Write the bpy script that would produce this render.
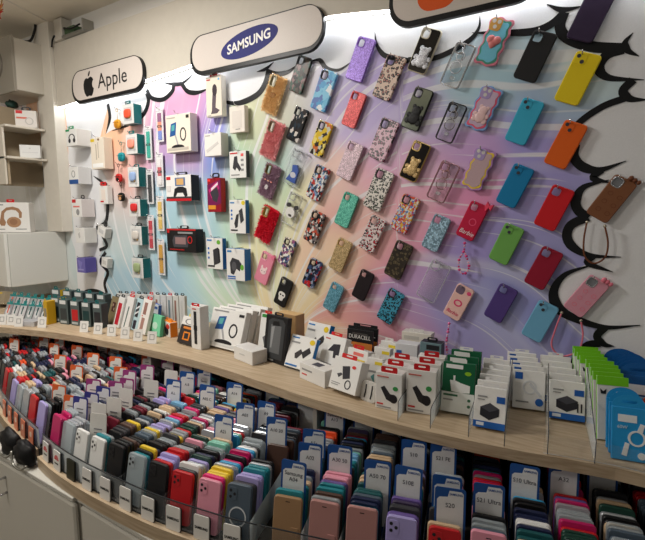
import bpy, bmesh, math, random
from math import sin, cos, tan, pi, radians, atan2, sqrt, hypot
from mathutils import Vector, Matrix, Euler
from mathutils.geometry import tessellate_polygon
random.seed(7)
for o in list(bpy.data.objects): bpy.data.objects.remove(o)
scene = bpy.context.scene
COL = scene.collection

# ------------------------------------------------------------------ camera
FPX, CD, CH = 455.0, 1.8, 1.62
YAW, PIT = radians(32.0), radians(7.3)
cam_d = bpy.data.cameras.new('camera'); cam = bpy.data.objects.new('camera', cam_d); COL.objects.link(cam)
cam_d.sensor_fit = 'HORIZONTAL'; cam_d.sensor_width = 36.0; cam_d.lens = FPX/645*36.0; cam_d.clip_start = 0.01
cam.location = (0, -CD, CH); cam.rotation_euler = (pi/2 - PIT, 0, YAW)
scene.camera = cam
# ------------------------------------------------------------------ world, lamps, exposure
w = bpy.data.worlds.new('room_light'); scene.world = w; w.use_nodes = True
w.node_tree.nodes['Background'].inputs[0].default_value = (1.0, 0.94, 0.86, 1)
w.node_tree.nodes['Background'].inputs[1].default_value = 0.14
def area(name, loc, size, power, col, rot=(0, 0, 0), sy=None):
    d = bpy.data.lights.new(name, 'AREA'); d.energy = power; d.color = col
    d.shape = 'RECTANGLE'; d.size = size; d.size_y = sy or size
    o = bpy.data.objects.new(name, d); COL.objects.link(o); o.location = loc; o.rotation_euler = rot; return o
area('ceiling_lamp', (-2.1, -1.05, 2.82), 0.36, 31, (1.0, 0.965, 0.91))
pd = bpy.data.lights.new('ceiling_fill', 'POINT'); pd.energy = 30; pd.color = (1.0, 0.95, 0.88); pd.shadow_soft_size = 0.15  # added fill: unseen point light put in to brighten the ceiling
po = bpy.data.objects.new('ceiling_fill', pd); COL.objects.link(po); po.location = (-2.0, -2.5, 2.35)
LED_POWER = 15.0
vs = scene.view_settings
vs.view_transform = 'Standard'; vs.look = 'None'; vs.gamma = 1.0; vs.use_curve_mapping = False; vs.exposure = 0.17

# ------------------------------------------------------------------ pixel helpers (a pixel gives a direction only)
FV = Vector((-sin(YAW)*cos(PIT), cos(YAW)*cos(PIT), -sin(PIT))); RV = Vector((cos(YAW), sin(YAW), 0)); UV = RV.cross(FV)
CV = Vector((0, -CD, CH))
def ray(x, y): return FV + RV*((x-322.5)/FPX) - UV*((y-270)/FPX)
def onz(x, y, z): d = ray(x, y); return CV + d*((z-CH)/d.z)
def ony(x, y, Y=0.0): d = ray(x, y); return CV + d*((Y+CD)/d.y)
def onx(x, y, X): d = ray(x, y); return CV + d*(X/d.x)
def proj(P):
    v = Vector(P)-CV; Z = v.dot(FV)
    return (322.5+FPX*v.dot(RV)/Z, 270-FPX*v.dot(UV)/Z, Z) if Z > 0.05 else (9999, 9999, Z)

# ------------------------------------------------------------------ materials
def lin(c): return tuple(((v/255)/12.92 if v/255 <= 0.04045 else ((v/255+0.055)/1.055)**2.4) for v in c[:3])
_m = {}
def mat(c, rough=0.5, metal=0.0, coat=0.0, bump=0.0, bscale=200.0, alpha=1.0, name=None):
    k = (c, rough, metal, coat, bump, bscale, alpha)
    if k in _m: return _m[k]
    m = bpy.data.materials.new(name or 'paint'); m.use_nodes = True; nt = m.node_tree; b = nt.nodes['Principled BSDF']
    b.inputs['Base Color'].default_value = (*lin(c), 1); b.inputs['Roughness'].default_value = rough
    b.inputs['Metallic'].default_value = metal; b.inputs['Coat Weight'].default_value = coat
    b.inputs['Coat Roughness'].default_value = 0.12; b.inputs['Specular IOR Level'].default_value = 0.28
    tc = nt.nodes.new('ShaderNodeTexCoord'); nz = nt.nodes.new('ShaderNodeTexNoise'); nz.inputs['Scale'].default_value = bscale
    nt.links.new(tc.outputs['Object'], nz.inputs['Vector'])
    hs = nt.nodes.new('ShaderNodeHueSaturation'); hs.inputs['Color'].default_value = (*lin(c), 1)
    mr = nt.nodes.new('ShaderNodeMapRange'); mr.inputs['To Min'].default_value = 0.95; mr.inputs['To Max'].default_value = 1.05
    nt.links.new(nz.outputs['Fac'], mr.inputs['Value']); nt.links.new(mr.outputs[0], hs.inputs['Value']); nt.links.new(hs.outputs[0], b.inputs['Base Color'])
    if bump:
        bp = nt.nodes.new('ShaderNodeBump'); bp.inputs['Strength'].default_value = bump; bp.inputs['Distance'].default_value = 0.002
        nt.links.new(nz.outputs['Fac'], bp.inputs['Height']); nt.links.new(bp.outputs[0], b.inputs['Normal'])
    if alpha < 1: b.inputs['Alpha'].default_value = alpha
    _m[k] = m; return m
def glitter(c, c2=None, scale=420):
    k = ('gl', c, scale)
    if k in _m: return _m[k]
    m = bpy.data.materials.new('glitter'); m.use_nodes = True; nt = m.node_tree; b = nt.nodes['Principled BSDF']
    tc = nt.nodes.new('ShaderNodeTexCoord'); v = nt.nodes.new('ShaderNodeTexVoronoi'); v.inputs['Scale'].default_value = scale
    nt.links.new(tc.outputs['Object'], v.inputs['Vector'])
    r = nt.nodes.new('ShaderNodeValToRGB'); nt.links.new(v.outputs['Color'], r.inputs['Fac'])
    l = lin(c); r.color_ramp.elements[0].color = (*[x*0.55 for x in l], 1); r.color_ramp.elements[0].position = 0.25
    r.color_ramp.elements[1].color = (*[min(1, x*1.25+0.18) for x in l], 1); r.color_ramp.elements[1].position = 0.85
    nt.links.new(r.outputs[0], b.inputs['Base Color']); b.inputs['Roughness'].default_value = 0.28; b.inputs['Metallic'].default_value = 0.25
    bp = nt.nodes.new('ShaderNodeBump'); bp.inputs['Strength'].default_value = 0.5; bp.inputs['Distance'].default_value = 0.001
    nt.links.new(v.outputs['Distance'], bp.inputs['Height']); nt.links.new(bp.outputs[0], b.inputs['Normal'])
    _m[k] = m; return m
def spotted(base, spot, centre=None, scale=70, thr=0.36, inner=0.2, rough=0.3):
    k = ('sp', base, spot, centre, scale, thr)
    if k in _m: return _m[k]
    m = bpy.data.materials.new('spotted_print'); m.use_nodes = True; nt = m.node_tree; b = nt.nodes['Principled BSDF']
    tc = nt.nodes.new('ShaderNodeTexCoord'); nz = nt.nodes.new('ShaderNodeTexNoise'); nz.inputs['Scale'].default_value = 60
    ad = nt.nodes.new('ShaderNodeVectorMath'); ad.operation = 'MULTIPLY_ADD'; ad.inputs[1].default_value = (0.012, 0.0, 0.012)
    nt.links.new(tc.outputs['Object'], nz.inputs['Vector']); nt.links.new(nz.outputs['Color'], ad.inputs[0]); nt.links.new(tc.outputs['Object'], ad.inputs[2])
    mp = nt.nodes.new('ShaderNodeMapping'); mp.inputs['Scale'].default_value = (1, 0.001, 1); nt.links.new(ad.outputs[0], mp.inputs[0])
    v = nt.nodes.new('ShaderNodeTexVoronoi'); v.inputs['Scale'].default_value = scale; v.inputs['Randomness'].default_value = 0.75
    nt.links.new(mp.outputs[0], v.inputs['Vector'])
    r = nt.nodes.new('ShaderNodeValToRGB'); r.color_ramp.interpolation = 'CONSTANT'; nt.links.new(v.outputs['Distance'], r.inputs['Fac'])
    e = r.color_ramp.elements; e[0].color = (*lin(centre or spot), 1); e[1].position = inner; e[1].color = (*lin(spot), 1)
    n = e.new(thr); n.color = (*lin(base), 1)
    nt.links.new(r.outputs[0], b.inputs['Base Color']); b.inputs['Roughness'].default_value = rough
    _m[k] = m; return m
def patches(cols, scale=45, rough=0.3, seed=0.0):
    k = ('pa', cols, scale, seed)
    if k in _m: return _m[k]
    m = bpy.data.materials.new('patchwork_print'); m.use_nodes = True; nt = m.node_tree; b = nt.nodes['Principled BSDF']
    tc = nt.nodes.new('ShaderNodeTexCoord'); nz = nt.nodes.new('ShaderNodeTexNoise'); nz.inputs['Scale'].default_value = 90; ad = nt.nodes.new('ShaderNodeVectorMath'); ad.operation = 'MULTIPLY_ADD'; ad.inputs[1].default_value = (0.02, 0.0, 0.02); nt.links.new(tc.outputs['Object'], nz.inputs['Vector']); nt.links.new(nz.outputs['Color'], ad.inputs[0]); nt.links.new(tc.outputs['Object'], ad.inputs[2])
    mp = nt.nodes.new('ShaderNodeMapping'); mp.inputs['Scale'].default_value = (2.0, 0.002, 1.5); mp.inputs['Location'].default_value = (seed, 0, seed*1.7)
    nt.links.new(ad.outputs[0], mp.inputs[0])
    v = nt.nodes.new('ShaderNodeTexVoronoi'); v.inputs['Scale'].default_value = scale; nt.links.new(mp.outputs[0], v.inputs['Vector'])
    sp = nt.nodes.new('ShaderNodeSeparateColor'); nt.links.new(v.outputs['Color'], sp.inputs[0])
    r = nt.nodes.new('ShaderNodeValToRGB'); r.color_ramp.interpolation = 'CONSTANT'; nt.links.new(sp.outputs[0], r.inputs['Fac'])
    e = r.color_ramp.elements; e[0].color = (*lin(cols[0]), 1); e[1].position = 1/len(cols); e[1].color = (*lin(cols[1]), 1)
    for i, c in enumerate(cols[2:]): q = e.new((i+2)/len(cols)); q.color = (*lin(c), 1)
    nt.links.new(r.outputs[0], b.inputs['Base Color']); b.inputs['Roughness'].default_value = rough; b.inputs['Specular IOR Level'].default_value = 0.25
    _m[k] = m; return m
def clear(c=(235, 238, 240), op=0.06, rough=0.06):
    k = ('cl', c, op)
    if k in _m: return _m[k]
    m = bpy.data.materials.new('clear_plastic'); m.use_nodes = True; nt = m.node_tree; nt.nodes.clear()
    out = nt.nodes.new('ShaderNodeOutputMaterial'); t = nt.nodes.new('ShaderNodeBsdfTransparent'); t.inputs[0].default_value = (0.975, 0.98, 0.98, 1)
    p = nt.nodes.new('ShaderNodeBsdfPrincipled'); p.inputs['Base Color'].default_value = (*lin(c), 1); p.inputs['Roughness'].default_value = rough
    fr = nt.nodes.new('ShaderNodeFresnel'); fr.inputs[0].default_value = 1.12
    ma = nt.nodes.new('ShaderNodeMath'); ma.operation = 'ADD'; ma.inputs[1].default_value = op; nt.links.new(fr.outputs[0], ma.inputs[0]); ma.use_clamp = True
    mx = nt.nodes.new('ShaderNodeMixShader'); nt.links.new(ma.outputs[0], mx.inputs[0]); nt.links.new(t.outputs[0], mx.inputs[1]); nt.links.new(p.outputs[0], mx.inputs[2])
    nt.links.new(mx.outputs[0], out.inputs[0]); _m[k] = m; return m
def wood():
    if 'wood' in _m: return _m['wood']
    m = bpy.data.materials.new('pale_wood'); m.use_nodes = True; nt = m.node_tree; b = nt.nodes['Principled BSDF']
    tc = nt.nodes.new('ShaderNodeTexCoord'); mp = nt.nodes.new('ShaderNodeMapping'); mp.inputs['Scale'].default_value = (3, 40, 60)
    nz = nt.nodes.new('ShaderNodeTexNoise'); nz.inputs['Scale'].default_value = 2.2; nz.inputs['Detail'].default_value = 6
    nt.links.new(tc.outputs['Object'], mp.inputs[0]); nt.links.new(mp.outputs[0], nz.inputs['Vector'])
    r = nt.nodes.new('ShaderNodeValToRGB'); e = r.color_ramp.elements; e[0].position = 0.35; e[0].color = (*lin((170, 148, 120)), 1); e[1].position = 0.68; e[1].color = (*lin((196, 176, 148)), 1)
    nt.links.new(nz.outputs['Fac'], r.inputs[0]); nt.links.new(r.outputs[0], b.inputs['Base Color']); b.inputs['Roughness'].default_value = 0.45
    _m['wood'] = m; return m
def emit(c, s):
    m = bpy.data.materials.new('led_light'); m.use_nodes = True; b = m.node_tree.nodes['Principled BSDF']
    b.inputs['Emission Color'].default_value = (*c, 1); b.inputs['Emission Strength'].default_value = s; b.inputs['Base Color'].default_value = (*c, 1); return m
WHITE = (236, 234, 230); BLACK = (16, 16, 18)
CHROME = mat((205, 205, 208), 0.18, 1.0); BOXW = mat((232, 231, 228), 0.42)

# ------------------------------------------------------------------ object helpers
def link(name, me, parent=None, loc=None, rot=None):
    o = bpy.data.objects.new(name, me); COL.objects.link(o)
    if parent is not None: o.parent = parent
    if loc is not None: o.location = loc
    if rot is not None: o.rotation_euler = rot
    return o
def tag(o, label=None, cat=None, group=None, kind=None):
    if label: o['label'] = label
    if cat: o['category'] = cat
    if group: o['group'] = group
    if kind: o['kind'] = kind
    return o
def thing(name, label, cat, loc=(0, 0, 0), rot=(0, 0, 0), group=None):
    return tag(link(name, None, None, loc, rot), label, cat, group)
def dup(root, loc, label, group=None, rot=None):
    r = root.copy(); COL.objects.link(r); r.location = loc; r['label'] = label
    if rot is not None: r.rotation_euler = rot
    if group: r['group'] = group
    for ch in list(root.children):
        c = ch.copy(); COL.objects.link(c); c.parent = r
        for g in list(ch.children):
            d = g.copy(); COL.objects.link(d); d.parent = c
    return r
def pydata(name, v, f, mats, fm=None, smooth=False):
    me = bpy.data.meshes.new(name); me.from_pydata([tuple(p) for p in v], [], f)
    for m in (mats if isinstance(mats, (list, tuple)) else [mats]): me.materials.append(m)
    if fm: me.polygons.foreach_set('material_index', fm)
    if smooth: me.polygons.foreach_set('use_smooth', [True]*len(me.polygons))
    me.update(); return me
_bx = {}
def box_me(x0, y0, z0, x1, y1, z1, mats, bev=0.0012):
    """box; mats = one material or (front/back, sides, top/bottom)"""
    ms = list(mats) if isinstance(mats, (list, tuple)) else [mats]
    key = (round(x0, 5), round(y0, 5), round(z0, 5), round(x1, 5), round(y1, 5), round(z1, 5), tuple(m.name for m in ms), bev)
    if key in _bx: return _bx[key]
    bm = bmesh.new(); bmesh.ops.create_cube(bm, size=1)
    for v in bm.verts: v.co = Vector(((x0+x1)/2+v.co.x*(x1-x0), (y0+y1)/2+v.co.y*(y1-y0), (z0+z1)/2+v.co.z*(z1-z0)))
    if len(ms) == 3:
        for f in bm.faces:
            n = f.normal; a = max(range(3), key=lambda i: abs(n[i])); f.material_index = (1, 0, 2)[a]
    if bev: bmesh.ops.bevel(bm, geom=bm.edges[:], offset=bev, segments=1, affect='EDGES')
    me = bpy.data.meshes.new('box'); bm.to_mesh(me); bm.free()
    for m in ms: me.materials.append(m)
    _bx[key] = me; return me
def rrect(w, h, r, n=4, cx=0, cy=0):
    out = []
    for sx, sy, a0 in ((1, 1, 0), (-1, 1, pi/2), (-1, -1, pi), (1, -1, 1.5*pi)):
        for i in range(n+1):
            a = a0+pi/2*i/n; out.append((cx+sx*(w/2-r)+r*cos(a), cy+sy*(h/2-r)+r*sin(a)))
    return out
def oval(cx, cy, rx, ry, n=20): return [(cx+rx*cos(2*pi*i/n), cy+ry*sin(2*pi*i/n)) for i in range(n)]
_pl = {}
def plate(outer, holes, t, bev, m, key=None):
    """filled outline in the XZ plane, back at y=0, front at y=-t, real holes"""
    k = (key, round(t, 5), m.name if m else None) if key else None
    if k and k in _pl: return _pl[k]
    def ccw(p): return sum(p[i][0]*p[(i+1) % len(p)][1]-p[(i+1) % len(p)][0]*p[i][1] for i in range(len(p))) > 0
    loops = [list(outer) if ccw(outer) else list(outer)[::-1]] + [list(q)[::-1] if ccw(q) else list(q) for q in holes]
    def inset(p, b):
        out = []; n = len(p)
        for i in range(n):
            ax, ay = p[i][0]-p[i-1][0], p[i][1]-p[i-1][1]; bx_, by = p[(i+1) % n][0]-p[i][0], p[(i+1) % n][1]-p[i][1]
            la, lb = hypot(ax, ay) or 1, hypot(bx_, by) or 1; nx, ny = -(ay/la+by/lb), ax/la+bx_/lb; l = hypot(nx, ny) or 1
            out.append((p[i][0]+nx/l*b, p[i][1]+ny/l*b))
        return out
    V = []; F = []; fl = []
    for p in loops:
        b0 = len(V); n = len(p); rings = [(p, 0.0), (p, -t+bev), (inset(p, bev), -t)] if bev else [(p, 0.0), (p, -t)]
        for ring, y in rings: V += [(x, y, z) for x, z in ring]
        for r_ in range(len(rings)-1):
            for q in range(n): a_, b_ = b0+r_*n+q, b0+r_*n+(q+1) % n; F.append((a_, b_, b_+n, a_+n))
        fl.append((b0, b0+(len(rings)-1)*n, n, rings[-1][0]))
    tri = tessellate_polygon([[Vector((x, z, 0)) for x, z in f_[3]] for f_ in fl])
    fi = [f_[1]+q for f_ in fl for q in range(f_[2])]; bi = [f_[0]+q for f_ in fl for q in range(f_[2])]
    for a_, b_, c_ in tri:
        A_, B_, C_ = V[fi[a_]], V[fi[b_]], V[fi[c_]]; cr = (B_[0]-A_[0])*(C_[2]-A_[2])-(C_[0]-A_[0])*(B_[2]-A_[2])
        if abs(cr) < 1e-14: continue
        if cr < 0: b_, c_ = c_, b_
        F.append((fi[a_], fi[b_], fi[c_]))
        if t > 0.004: F.append((bi[a_], bi[c_], bi[b_]))
    me = pydata('plate', V, F, m)
    if k: _pl[k] = me
    return me
_tx = {}
def text_me(s, h, m, maxw=None, shear=0.0, extr=0.0003, bold=0.0):
    """lettering centred on the origin in the XZ plane, facing -y"""
    k = (s, round(h, 5), m.name, maxw, shear, bold)
    if k in _tx: return _tx[k]
    cu = bpy.data.curves.new('lettering', 'FONT'); cu.body = s; cu.align_x = 'CENTER'; cu.align_y = 'CENTER'; cu.size = h/0.7; cu.extrude = extr; cu.shear = shear; cu.offset = bold*h
    cu.resolution_u = 3
    ob = bpy.data.objects.new('lettering', cu); me = bpy.data.meshes.new_from_object(ob)
    bpy.data.objects.remove(ob); bpy.data.curves.remove(cu)
    xs = [v.co.x for v in me.vertices]; wd = max(xs)-min(xs) if xs else 1
    sx = min(1.0, maxw/wd) if maxw else 1.0
    me.transform(Matrix(((sx, 0, 0, 0), (0, 0, -1, 0), (0, 1, 0, 0), (0, 0, 0, 1)))); me.materials.clear(); me.materials.append(m)
    _tx[k] = me; return me
def catmull(pts, n=8):
    out = []; P = [Vector(p) for p in pts]
    for i in range(len(P)-1):
        a = P[i-1] if i else P[0]*2-P[1]; b, c = P[i], P[i+1]; d = P[i+2] if i+2 < len(P) else P[-1]*2-P[-2]
        for j in range(n):
            t = j/n; out.append(0.5*((2*b)+(c-a)*t+(2*a-5*b+4*c-d)*t*t+(3*b-a-3*c+d)*t**3))
    out.append(P[-1]); return out
def tube_geo(path, r, n=6, V=None, F=None):
    V = [] if V is None else V; F = [] if F is None else F
    base = len(V); P = [Vector(p) for p in path]
    for i, p in enumerate(P):
        t = (P[min(i+1, len(P)-1)]-P[max(i-1, 0)]).normalized()
        u = t.cross(Vector((0, 0, 1))); u = u.normalized() if u.length > 1e-4 else Vector((1, 0, 0)); v = t.cross(u)
        for j in range(n): V.append(p+(u*cos(2*pi*j/n)+v*sin(2*pi*j/n))*r)
    for i in range(len(P)-1):
        for j in range(n):
            a = base+i*n+j; b = base+i*n+(j+1) % n; F.append((a, b, b+n, a+n))
    F.append(tuple(base+j for j in range(n))[::-1]); F.append(tuple(base+(len(P)-1)*n+j for j in range(n)))
    return V, F
def tube(name, path, r, m, parent=None, n=6):
    V, F = tube_geo(path, r, n); return link(name, pydata(name, V, F, m, smooth=True), parent)
def ico_geo(c, r, V, F, sub=1, sc=(1, 1, 1)):
    bm = bmesh.new(); bmesh.ops.create_icosphere(bm, subdivisions=sub, radius=r); b = len(V)
    for v in bm.verts: V.append(Vector((c[0]+v.co.x*sc[0], c[1]+v.co.y*sc[1], c[2]+v.co.z*sc[2])))
    for f in bm.faces: F.append(tuple(b+v.index for v in f.verts))
    bm.free()
def pose(loc, rot): return Matrix.Translation(Vector(loc)) @ Euler(rot).to_matrix().to_4x4()
def obb(M, lo, hi):
    lo, hi = Vector(lo), Vector(hi); R_ = M.to_3x3(); return (M @ ((lo+hi)/2), [R_.col[i].normalized() for i in range(3)], (hi-lo)/2)
def sat(A, B, m=0.0):
    """None if the two boxes are apart, else (depth, axis from A to B) of the least push that parts them"""
    d = B[0]-A[0]; best = None
    for ax in A[1]+B[1]+[a.cross(b) for a in A[1] for b in B[1]]:
        l = ax.length
        if l < 1e-4: continue
        ax = ax/l; ra = sum(A[2][i]*abs(A[1][i].dot(ax)) for i in range(3)); rb = sum(B[2][i]*abs(B[1][i].dot(ax)) for i in range(3)); t = d.dot(ax)
        p = ra+rb+m-abs(t)
        if p <= 0: return None
        if best is None or p < best[0]: best = (p, ax if t > 0 else -ax)
    return best
ORD = ['first', 'second', 'third', 'fourth', 'fifth', 'sixth', 'seventh', 'eighth', 'ninth', 'tenth', 'eleventh', 'twelfth', 'thirteenth', 'fourteenth', 'fifteenth', 'sixteenth', 'seventeenth', 'eighteenth', 'nineteenth', 'twentieth']
def ordn(i):
    if i < 20: return ORD[i]
    return {2: 'twenty', 3: 'thirty', 4: 'forty', 5: 'fifty', 6: 'sixty'}[(i+1)//10]+('-'+ORD[(i+1) % 10-1] if (i+1) % 10 else 'th').replace('tyth', 'tieth')

# ================================================================== THE SETTING
# ---- mural wall
PAINT = [((212, 150), (128, 150, 212)), ((196, 122), (142, 146, 212)), ((70, 200), (225, 225, 222)), ((115, 150), (240, 196, 165)), ((120, 190), (238, 186, 176)), ((110, 230), (205, 220, 222)), ((140, 112), (240, 200, 170)),
 ((150, 104), (236, 170, 178)), ((166, 108), (224, 164, 186)), ((186, 106), (194, 160, 204)), ((200, 122), (140, 150, 210)), ((200, 165), (132, 155, 208)), ((160, 160), (226, 170, 190)),
 ((150, 225), (184, 214, 224)), ((190, 215), (176, 208, 222)), ((150, 272), (176, 206, 222)), ((200, 290), (186, 216, 226)), ((225, 292), (210, 228, 206)), ((250, 150), (170, 208, 198)),
 ((225, 225), (196, 222, 200)), ((258, 122), (206, 218, 178)), ((250, 190), (206, 222, 190)), ((285, 105), (222, 222, 190)), ((280, 270), (236, 232, 192)), ((300, 150), (214, 204, 222)),
 ((310, 110), (190, 180, 222)), ((340, 120), (200, 186, 226)), ((300, 210), (232, 226, 190)), ((300, 310), (238, 222, 186)), ((330, 262), (240, 212, 188)), ((345, 190), (238, 206, 196)),
 ((350, 305), (232, 176, 172)), ((365, 240), (236, 184, 180)), ((400, 105), (190, 176, 222)), ((440, 105), (196, 184, 222)), ((420, 150), (220, 176, 208)), ((400, 190), (232, 180, 196)), ((400, 240), (230, 168, 190)),
 ((430, 285), (196, 164, 204)), ((470, 150), (204, 170, 216)), ((450, 200), (228, 160, 196)), ((490, 80), (186, 214, 226)), ((520, 60), (180, 210, 222)), ((600, 80), (206, 224, 230)), ((560, 110), (178, 198, 222)),
 ((530, 160), (172, 166, 222)), ((520, 220), (172, 166, 216)), ((480, 260), (168, 156, 212)), ((460, 330), (172, 168, 216)), ((505, 330), (186, 188, 224)), ((535, 290), (160, 162, 212)), ((560, 230), (170, 168, 214)), ((370, 330), (216, 160, 172)), ((400, 320), (190, 160, 200))]
def mural_wall():
    x0, x1, z0, z1, st = -4.4, 1.3, 0.95, 2.46, 0.02
    nx, nz = int((x1-x0)/st)+1, int((z1-z0)/st)+1
    V = [(x0+(x1-x0)*i/(nx-1), 0, z0+(z1-z0)*j/(nz-1)) for j in range(nz) for i in range(nx)]
    F = [(j*nx+i, j*nx+i+1, (j+1)*nx+i+1, (j+1)*nx+i) for j in range(nz-1) for i in range(nx-1)]
    b = len(V)
    V += [(x0, 0, -0.02), (x1, 0, -0.02), (x1, 0, z0), (x0, 0, z0), (x0, 0, z1), (x1, 0, z1), (x1, 0, 2.9), (x0, 0, 2.9), (x0, 0.12, -0.02), (x1, 0.12, -0.02), (x1, 0.12, 2.9), (x0, 0.12, 2.9)]
    F += [(b, b+1, b+2, b+3), (b+4, b+5, b+6, b+7), (b+9, b+8, b+11, b+10), (b, b+8, b+9, b+1), (b+7, b+6, b+10, b+11), (b+1, b+9, b+10, b+6), (b, b+7, b+11, b+8)]
    m = bpy.data.materials.new('mural_paint'); m.use_nodes = True; nt = m.node_tree; B = nt.nodes['Principled BSDF']; B.inputs['Roughness'].default_value = 0.32
    B.inputs['Specular IOR Level'].default_value = 0.35
    at = nt.nodes.new('ShaderNodeAttribute'); at.attribute_name = 'paint'; fl = nt.nodes.new('ShaderNodeAttribute'); fl.attribute_name = 'flow'
    def streak(sc, lo, hi, amt, prev):
        mp = nt.nodes.new('ShaderNodeMapping'); mp.inputs['Scale'].default_value = sc; nt.links.new(fl.outputs['Vector'], mp.inputs[0])
        nz_ = nt.nodes.new('ShaderNodeTexNoise'); nz_.inputs['Scale'].default_value = 1; nz_.inputs['Detail'].default_value = 1.5; nt.links.new(mp.outputs[0], nz_.inputs['Vector'])
        mr = nt.nodes.new('ShaderNodeMapRange'); mr.inputs['From Min'].default_value = lo; mr.inputs['From Max'].default_value = hi; mr.inputs['To Max'].default_value = amt; mr.clamp = True
        nt.links.new(nz_.outputs['Fac'], mr.inputs['Value'])
        mx = nt.nodes.new('ShaderNodeMix'); mx.data_type = 'RGBA'; mx.inputs['B'].default_value = (0.86, 0.86, 0.88, 1)
        nt.links.new(mr.outputs[0], mx.inputs['Factor']); nt.links.new(prev, mx.inputs['A']); return mx.outputs['Result']
    c = streak((9, 0.7, 1), 0.60, 0.63, 0.75, at.outputs['Color']); c = streak((26, 1.0, 1), 0.64, 0.67, 0.6, c); c = streak((4, 0.6, 1), 0.52, 0.72, 0.45, c)
    nt.links.new(c, B.inputs['Base Color'])
    me = pydata('wall_back', V, F, m)
    ca = me.color_attributes.new('paint', 'FLOAT_COLOR', 'POINT'); fa = me.attributes.new('flow', 'FLOAT_VECTOR', 'POINT')
    cols = []; flow = []
    def sat(c): g = sum(c)/3; return tuple(max(0, min(255, g+(v-g)*1.12)) for v in c)
    pl = [(p, lin(sat(c))) for p, c in PAINT]
    cx, cz = ony(285, 345).x, ony(285, 345).z
    for v in V:
        px, py, Z = proj((v[0], 0, v[2]))
        if v[2] <= z0 or v[2] >= z1-0.001: cols.append((0.78, 0.765, 0.73, 1)); flow.append((0, 0, 0)); continue
        dx, dz = v[0]-cx, v[2]-cz; r = hypot(dx, dz)+0.05; ph = atan2(dz, dx)
        a = 0.35*sin(px*0.035+py*0.02)+0.25*sin(py*0.05-px*0.018)
        X = px+18*sin(ph*9+4*r); Y = py+14*cos(ph*7-3*r)
        S = 0; c = [0, 0, 0]
        for (q, l) in pl:
            d = ((X-q[0])**2+(Y-q[1])**2)/(24.0**2); wgt = math.exp(-min(d, 60))+1e-9/(1+d); S += wgt
            for k in range(3): c[k] += wgt*l[k]
        cols.append((c[0]/S, c[1]/S, c[2]/S, 1))
        if v[0] > -0.75: u = ph*2.2+1.9*r
        else: u = ph*2.2+1.4*r
        flow.append((u+0.12*a, r*1.2, 0))
    ca.data.foreach_set('color', [x for c in cols for x in c]); fa.data.foreach_set('vector', [x for c in flow for x in c])
    o = link('wall_back', me); o['kind'] = 'structure'; o['label'] = 'white wall with a pastel swirl mural framed by cartoon clouds'; return o
WALL = mural_wall()
LEDPX = [(52, 112), (62, 108.5), (100, 97), (150, 81), (193, 66.5), (235, 50), (280, 33), (323, 20.5), (355, 16), (390, 13), (440, 8), (505, -6), (570, -22), (645, -42)]
LEDPTS = [ony(x, y, -0.042) for x, y in LEDPX]; LEDPTS = [p for p in LEDPTS] + [Vector((1.3, 0, LEDPTS[-1].z))]
LEDC = catmull([(p.x, p.z, 0) for p in LEDPTS], 6)
# ---- clouds: flat white print and black brush outlines on the wall
CLOUDW = mat((232, 233, 236), 0.4); INK = mat((20, 21, 24), 0.38)
def flat(name, pts, y, m, parent=WALL):
    """printed shape on the wall, from photo pixels, 1 mm proud"""
    P = [ony(x, z) if not isinstance(x, Vector) else x for x, z in pts]
    return link(name, plate([(p.x, p.z) for p in P], [], y, 0, m), parent)
TOP = [(108, 106), (110, 120), (106, 134), (112, 130), (128, 124), (143, 114), (148, 100), (152, 98), (163, 99), (172, 91), (175, 84), (184, 84), (188, 91), (200, 92), (210, 89), (225, 102), (240, 103), (257, 95), (265, 83),
       (268, 71), (277, 74), (288, 72), (297, 64), (310, 62), (320, 61), (326, 68), (338, 70), (352, 62), (365, 50), (376, 40), (378, 48), (385, 56), (408, 60), (433, 58), (450, 52), (470, 40), (477, 32), (512, 32), (530, 32), (553, 23), (563, 15),
       (560, 27), (567, 38), (590, 47), (622, 49), (607, 55), (598, 68), (607, 78), (630, 81), (622, 92), (627, 97), (600, 107), (577, 123), (574, 147), (573, 158), (583, 167), (599, 170), (594, 178), (604, 181), (583, 187), (575, 200), (577, 210), (587, 217),
       (570, 225), (567, 237), (573, 248), (590, 256), (587, 264), (563, 275), (553, 290), (555, 305), (570, 317), (601, 328), (597, 336), (600, 343), (585, 347), (575, 362), (572, 400)]
W2 = [ony(x, y) for x, y in TOP]
LB = [(110, 300), (104, 293), (97, 291), (88, 293), (80, 300)]
edge = [(p.x, p.z) for p in W2]
top_edge = [(p.x, p.y) for p in LEDC]
outl = [(1.25, 1.0), (1.25, top_edge[-1][1]-0.01)] + [(x, z+0.035) for x, z in top_edge[::-1] if -3.17 < x < 1.2] + [(-3.19, 2.33)]
lx = [ony(*q) for q in [(70, 300), (82, 296), (96, 292), (106, 296), (107, 288), (104, 276), (106, 268), (100, 256), (104, 246), (99, 226), (107, 215), (107, 180), (101, 168), (97, 150), (99, 142)]]
outl2 = outl + [(-3.19, 1.0)] + [(p.x, p.z) for p in lx]
link('cloud', plate(outl2 + edge + [(edge[-1][0], 1.0)], [], 0.0012, 0, CLOUDW), WALL)
SY = [0.0016]
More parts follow.
